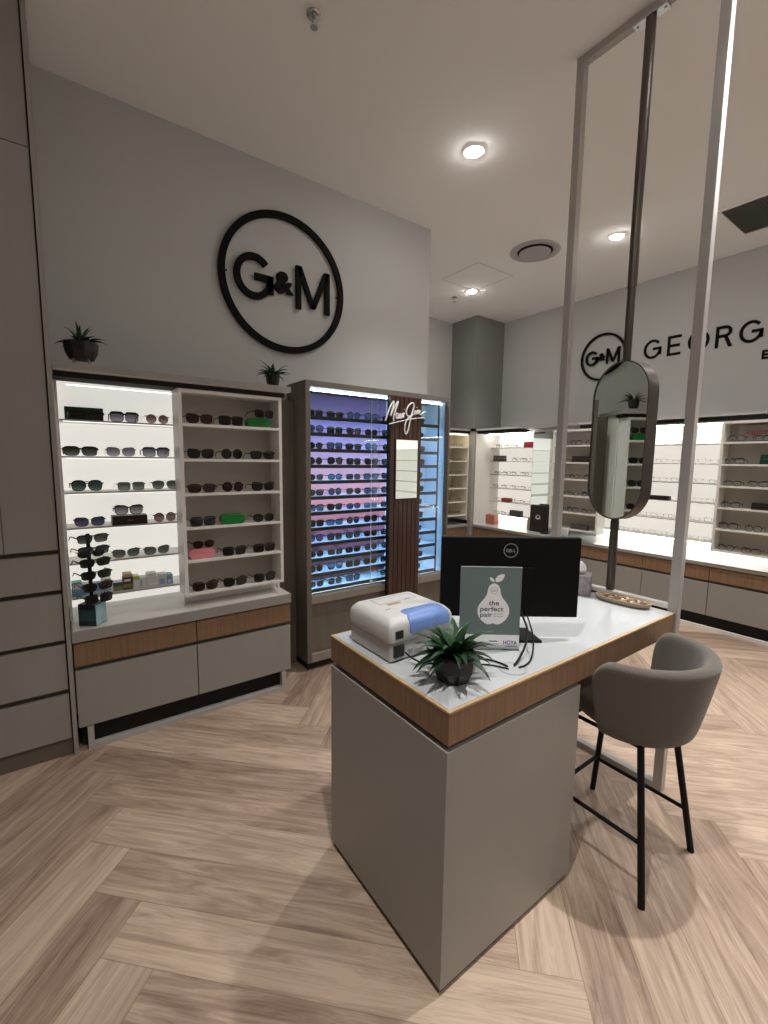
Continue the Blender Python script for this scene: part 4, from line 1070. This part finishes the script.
# spinner stand
sx, sy = .105, 2.86
sp = thing('spinner_stand', 'black countertop sunglasses stand with printed cube base', 'display stand', (sx, sy, .686), math.radians(-38))
B(-.047, -.047, 0, .047, .047, .12).build('base_box', M('black green print', (.012, .03, .03), .35, var=.8, scale=12), sp, world=False, bevel=.002)
B(.0475, -.042, .004, .049, .042, .116).build('side_print', M('pale blue print', (.30, .48, .56), .4, var=.5, scale=14), sp, world=False)
B(-.043, -.0488, .03, .043, -.0475, .09).build('front_print', M('teal print', (.03, .09, .10), .4, var=.8, scale=14), sp, world=False)
MB().tube([(0, 0, .12), (0, 0, .50)], .010, 10).build('pole', m_black, sp, world=False, smooth=True)
zs = [1.142, 1.078, 1.012, .945, .880, .812]
for z in zs: MB().tube([(0, -.004, z-.686+.018), (0, -.040, z-.686+.018)], .003, 6).build('glasses_arm', m_black, sp, world=False)
kinds = [('wide', L_grey), ('wide', L_grey), ('wide', L_dark), ('wide', L_dark), ('wide', L_dark), ('square', L_dark)]
for k, z in enumerate(zs):
    glasses(kinds[k][0], F_black, kinds[k][1], (sx+.022+(.002*k), sy-.062, z), math.radians(17), 'black wrap sunglasses on the countertop spinner stand, %s pair down' % ordn[k], 'sunglasses on the spinner stand')
glasses('oval', F_gold, L_dark, (sx+.01, sy-.045, 1.062), math.radians(14), 'thin gold rimmed sunglasses tucked between pairs on the spinner stand', 'sunglasses on the spinner stand', .0014)
# sliding unit glasses
SG = 'sunglasses on the sliding shelf unit'
sl_x = (.70, .887, 1.085)
kk = {0: [('cat', F_tort), ('square', F_black), None], 1: [('cat', F_black), ('round', F_black), ('wide', F_black)], 2: [('wide', F_tort), ('round', F_tort), ('cat', F_black)],
      3: [('square', F_black), None, ('oval', F_black)], 4: [None, ('square', F_black), ('square', F_black)], 5: [('cat', F_tort), ('cat', F_black), ('cat', F_black)]}
pos3 = ['nearest the lit shelves', 'in the middle', 'nearest the blue cabinet']
for r_, row in kk.items():
    for q, it in enumerate(row):
        if it is None: continue
        lmx = L_brown if it[1] is F_tort else L_dark
        glasses(it[0], it[1], lmx, (sl_x[q], 2.847, SHs[r_]+e_), .06, 'dark sunglasses on the sliding unit, %s shelf, %s' % (ordn[r_], pos3[q]), SG, .0030).scale = (1.12, 1, 1.1)
def softcase(label, x, y, z, L_, h, dp, m):
    t = thing('glasses_case', label, 'case', (x, y, z))
    r = h*.495
    def half(up):
        pts = []
        if up: cs = ((x+L_/2-r, z+h-r, 0, 90), (x-L_/2+r, z+h-r, 90, 180))
        else: cs = ((x-L_/2+r, z+r, 180, 270), (x+L_/2-r, z+r, 270, 360))
        for cx_, cz_, a0, a1 in cs:
            for k in range(7):
                an = math.radians(a0+(a1-a0)*k/6); pts.append((cx_+r*math.cos(an), y-dp/2, cz_+r*math.sin(an)))
        return pts
    MB().prism(half(False), (0, dp, 0)).build('case_bottom', m, t, smooth=True, bevel=.0025)
    MB().prism(half(True), (0, dp, 0)).build('case_lid', m, t, smooth=True, bevel=.0025)
    return t
softcase('green hard glasses case alone on the fourth sliding unit shelf', .885, 2.875, 1.1828, .155, .062, .06, m_greencase)
softcase('green hard glasses case with sunglasses on it, top sliding shelf', 1.07, 2.885, 1.8008, .155, .058, .06, m_greencase)
glasses('cat', F_black, L_dark, (1.10, 2.843, 1.8595), .2, 'dark sunglasses perched on the green case, top sliding unit shelf', SG)
softcase('pink hard glasses case on the fifth sliding unit shelf', .69, 2.885, .9788, .155, .065, .06, m_pinkcase)
glasses('oval', F_tort, L_brown, (.70, 2.852, 1.0445), .1, 'brown sunglasses perched on the pink case, fifth sliding unit shelf', SG)
# blue cabinet glasses
MG = 'sunglasses in the blue lit cabinet'
rn = random.Random(11)
mx = [1.568, 1.738, 1.908, 2.080]
npos = ['first', 'second', 'third', 'fourth', 'fifth']
fl = [(F_black, L_dark), (F_black, L_grey), (F_tort, L_brown), (F_black, L_purple), (F_black, L_blue), (F_silver, L_grey), (F_tort, L_dark)]
kd = ['square', 'cat', 'aviator', 'wide', 'oval', 'square', 'round']
for r_, z in enumerate(MZ):
    for q, x in enumerate(mx):
        if r_ == 11 and q > 2: continue
        fm, lm = fl[(r_*3+q*2+(r_*q) % 5) % 7] if q < 3 else fl[(r_+q*2) % 7]
        if q >= 2 and r_ < 8 and (r_+q) % 2: lm = L_blue if q == 3 else lm
        k_ = kd[(r_*2+q*3) % 7]
        glasses(k_, fm, lm, (x+rn.uniform(-.003, .003), 3.04, z-.003), rn.uniform(-.04, .08), 'sunglasses in the blue lit cabinet, %s row, %s pair from its outer side' % (ordn[r_], npos[q]), MG, .0016 if fm is F_silver else .0028)
    glasses(kd[(r_+4) % 7], F_black, L_grey, (2.252, 3.04, z-.003), 0, 'sunglasses in the blue lit cabinet, %s row, partly behind the walnut panel' % ordn[r_], MG, .0022)
    glasses(kd[(r_+2) % 7], F_black, L_dark if r_ % 2 else L_grey, (2.585, 3.04, z-.003), rn.uniform(-.2, .3), 'sunglasses in the blue lit cabinet, %s row, beyond the walnut panel' % ordn[r_], MG, .0022)
# right wall eyeglasses
RG = 'eyeglasses on the right wall displays'
R90 = -PI/2    # front faces -X
kd2 = ['round', 'square', 'oval', 'cat', 'big']
def rg(x, y, z, fm, k_, label, rim=.0023, grp=RG): return glasses(k_, fm, L_clear, (x, y, z+e_), R90+rn.uniform(-.12, .12), label, grp, rim, False, 'eyeglasses')
# A : dark column bay, six shelves
redsA = {(0, 2), (3, 1), (4, 3)}
itemsA = {(0, 3): 1, (1, 0): 1, (1, 1): 1, (4, 1): 1, (5, 2): 1, (5, 3): 1}
for r_ in range(6):
    for q in range(6):
        if (r_, q) in itemsA: continue
        if q > 3: continue
        y = 4.47-.165*q
        fm = F_red if (r_, q) in redsA else (F_black if (r_ < 3 and (r_+q) % 3 != 1) else (F_silver if r_ < 4 else F_clear))
        rg(5.37, y, SH[r_], fm, kd2[(r_+q) % 5], 'eyeglasses in the column-side lit bay, %s shelf, %s pair from the corner' % (ordn[r_], ordn[q] if q else 'first'))
def caseY(label, x, y, z, L_, h, dp, m, name='glasses_case', cat='case'):
    t = thing(name, label, cat, (x, y, z))
    loft([(x-dp/2, x+dp/2, y-L_/2, y+L_/2, z, .008), (x-dp/2-.003, x+dp/2+.003, y-L_/2, y+L_/2, z+h*.3, .012), (x-dp/2-.003, x+dp/2+.003, y-L_/2, y+L_/2, z+h*.52, .012)]).build('case_bottom', m, t, smooth=True)
    loft([(x-dp/2-.003, x+dp/2+.003, y-L_/2, y+L_/2, z+h*.54, .012), (x-dp/2, x+dp/2, y-L_/2+.004, y+L_/2-.004, z+h, .010)]).build('case_lid', m, t, smooth=True)
    return t
caseY('red case at the mirror end of the top column-side shelf', 5.37, 3.93, 1.8008, .15, .075, .07, m_redcase)
caseY('dark grey case on the second shelf of the column-side bay', 5.37, 4.44, 1.6008, .20, .085, .07, m_greycase)
caseY('brown red case on the fifth shelf of the column-side bay', 5.37, 4.28, 1.0008, .16, .06, .07, m_leather)
caseY('dark grey case on the lowest shelf of column-side bay', 5.37, 4.10, .8008, .20, .09, .07, m_greycase)
t = boxobj('gift_box', 'terracotta patterned box at the corner end of white worktop', 'box', 5.20, 5.30, 4.36, 4.53, .6592, .80, m_brownbox, lab=[(.0, .0, 1, .35, m_leather)])
t = thing('black_display_card', 'tall black display box with white emblem on the worktop', 'box', (5.2, 3.6, .659))
B(5.18, 3.475, .6592, 5.22, 3.725, 1.02).build('board', m_blackbox, t, bevel=.002)
MB().ring([(5.1795, 3.60+.035*math.cos(a*PI/12), .86+.03*math.sin(a*PI/12)) for a in range(24)], [(5.1795, 3.60+.024*math.cos(a*PI/12), .862+.019*math.sin(a*PI/12)) for a in range(24)], (-.001, 0, 0)).build('emblem', m_signwhite, t)
B(5.1785, 3.56, .838, 5.1795, 3.64, .85).build('emblem_bar', m_signwhite, t)
B(5.10, 3.42, .6592, 5.17, 3.50, .70).build('front_pedestal', m_blackbox, t)
boxobj('small_box', 'small olive box just behind the tall black display box', 'box', 5.22, 5.28, 3.735, 3.80, .6592, .83, m_trayw)
# B unit (dark frames)
for r_ in range(6):
    for q in range(3):
        if (r_, q) in ((1, 1), (5, 1), (1, 2), (5, 2)): continue
        y = 3.17-.185*q
        rg(4.965, y, SH[r_], F_black if (r_+q) % 3 else F_tort, kd2[(r_*2+q) % 5], 'dark eyeglasses on the shelf unit behind the oval mirror, %s shelf, %s pair' % (ordn[r_], npos[q]), .0030)
caseY('black case on the second shelf behind the oval mirror edge', 5.01, 2.93, 1.6008, .22, .07, .07, m_blackbox)
caseY('dark case on the bottom shelf of the unit below oval mirror', 5.01, 2.90, .8008, .22, .055, .07, m_greycase)
# C bay
for r_ in range(6):
    for q in range(6):
        if (r_, q) in ((3, 2), (3, 1), (1, 0), (3, 3)): continue
        y = 2.56-.175*q
        fm = F_clear if (q % 3 == 1 or r_ > 4) else F_silver
        rg(5.37, y, SH[r_], fm, kd2[(r_+q*2) % 5], 'thin rimmed eyeglasses in the central lit bay, %s shelf, %s pair from the mirror' % (ordn[r_], ordn[q] if q else 'first'), .0018)
caseY('black case on the fourth shelf between mirror and frame post', 5.37, 2.20, 1.2008, .22, .045, .07, m_blackbox)
caseY('slim black case on the second shelf just right of mirror', 5.37, 2.60, 1.6008, .16, .03, .07, m_blackbox)
# D unit
for r_ in range(6):
    for q in range(3):
        if (r_, q) in ((1, 2), (3, 2), (1, 1), (3, 1)) : continue
        y = 1.43-.185*q
        rg(4.965, y, SH[r_], F_black if (r_+q) % 4 else F_tort, kd2[(r_+q) % 5], 'dark eyeglasses on the shelf unit under the wall lettering, %s shelf, %s pair' % (ordn[r_], npos[q]), .0030)
caseY('green case on the second shelf under the wall lettering', 5.0, 1.17, 1.6008, .17, .085, .07, m_greenbox)
caseY('black case on the fourth shelf under the wall lettering', 5.0, 1.17, 1.2008, .22, .06, .07, m_blackbox)
t = thing('name_card', 'clear card with red lettering on the top shelf of eyeglasses', 'sign', (5.06, 1.2, 1.8008), -PI/2)
B(-.25, .0, .0, .20, .002, .15).build('card', M('translucent grey card', (.35, .33, .31), .3), t, world=False)
fit_text('ejpnrb', -.19, .0, .058, .105, -.0006, .012, .0004).build('red_lettering', m_red, t, world=False)
fit_text('O', .02, .085, .060, .125, -.0006, .012, .0004).build('red_lettering', m_red, t, world=False)
# cream recess
for r_ in range(6):
    for q in range(2):
        x = 4.61+.17*q
        glasses(kd2[(r_+q) % 5], F_silver if r_ < 3 else F_black, L_clear, (x, 4.70, SH[r_]+e_), rn.uniform(-.1, .1), 'eyeglasses on the cream recessed shelves, %s shelf, %s pair' % (ordn[r_], npos[q]), 'eyeglasses on the cream recessed shelves', .0016, False, 'eyeglasses')

# ------------------------------------------------------------------ world, camera, render look
wd = bpy.data.worlds.new('room_world'); scn.world = wd; wd.use_nodes = True
bg = wd.node_tree.nodes.get('Background'); bg.inputs[0].default_value = (.9, .9, 1, 1); bg.inputs[1].default_value = .02
cam = bpy.data.cameras.new('camera'); co = bpy.data.objects.new('camera', cam); COL.objects.link(co)
yaw, pitch, roll = 0.941948, -0.116133, -0.011922
fw = Vector((math.cos(pitch)*math.cos(yaw), math.cos(pitch)*math.sin(yaw), math.sin(pitch)))
rt = Vector((math.sin(yaw), -math.cos(yaw), 0)); dn = fw.cross(rt)
r2 = rt*math.cos(roll)+dn*math.sin(roll); d2 = -rt*math.sin(roll)+dn*math.cos(roll)
mw = Matrix((( r2.x, -d2.x, -fw.x, 0), (r2.y, -d2.y, -fw.y, 0), (r2.z, -d2.z, -fw.z, 1.6), (0, 0, 0, 1)))
co.matrix_world = mw
cam.sensor_fit = 'HORIZONTAL'; cam.sensor_width = 36; cam.lens = 446.35/768*36; cam.clip_start = .05
scn.camera = co
vs_ = scn.view_settings; scn.display_settings.display_device = 'sRGB'
vs_.view_transform = 'Standard'; vs_.look = 'None'; vs_.gamma = 1; vs_.use_curve_mapping = False; vs_.exposure = .27
cy_ = scn.cycles
cy_.use_denoising = True; cy_.max_bounces = 10; cy_.diffuse_bounces = 5; cy_.glossy_bounces = 5; cy_.transparent_max_bounces = 24
cy_.sample_clamp_indirect = 6; cy_.caustics_reflective = False; cy_.caustics_refractive = False
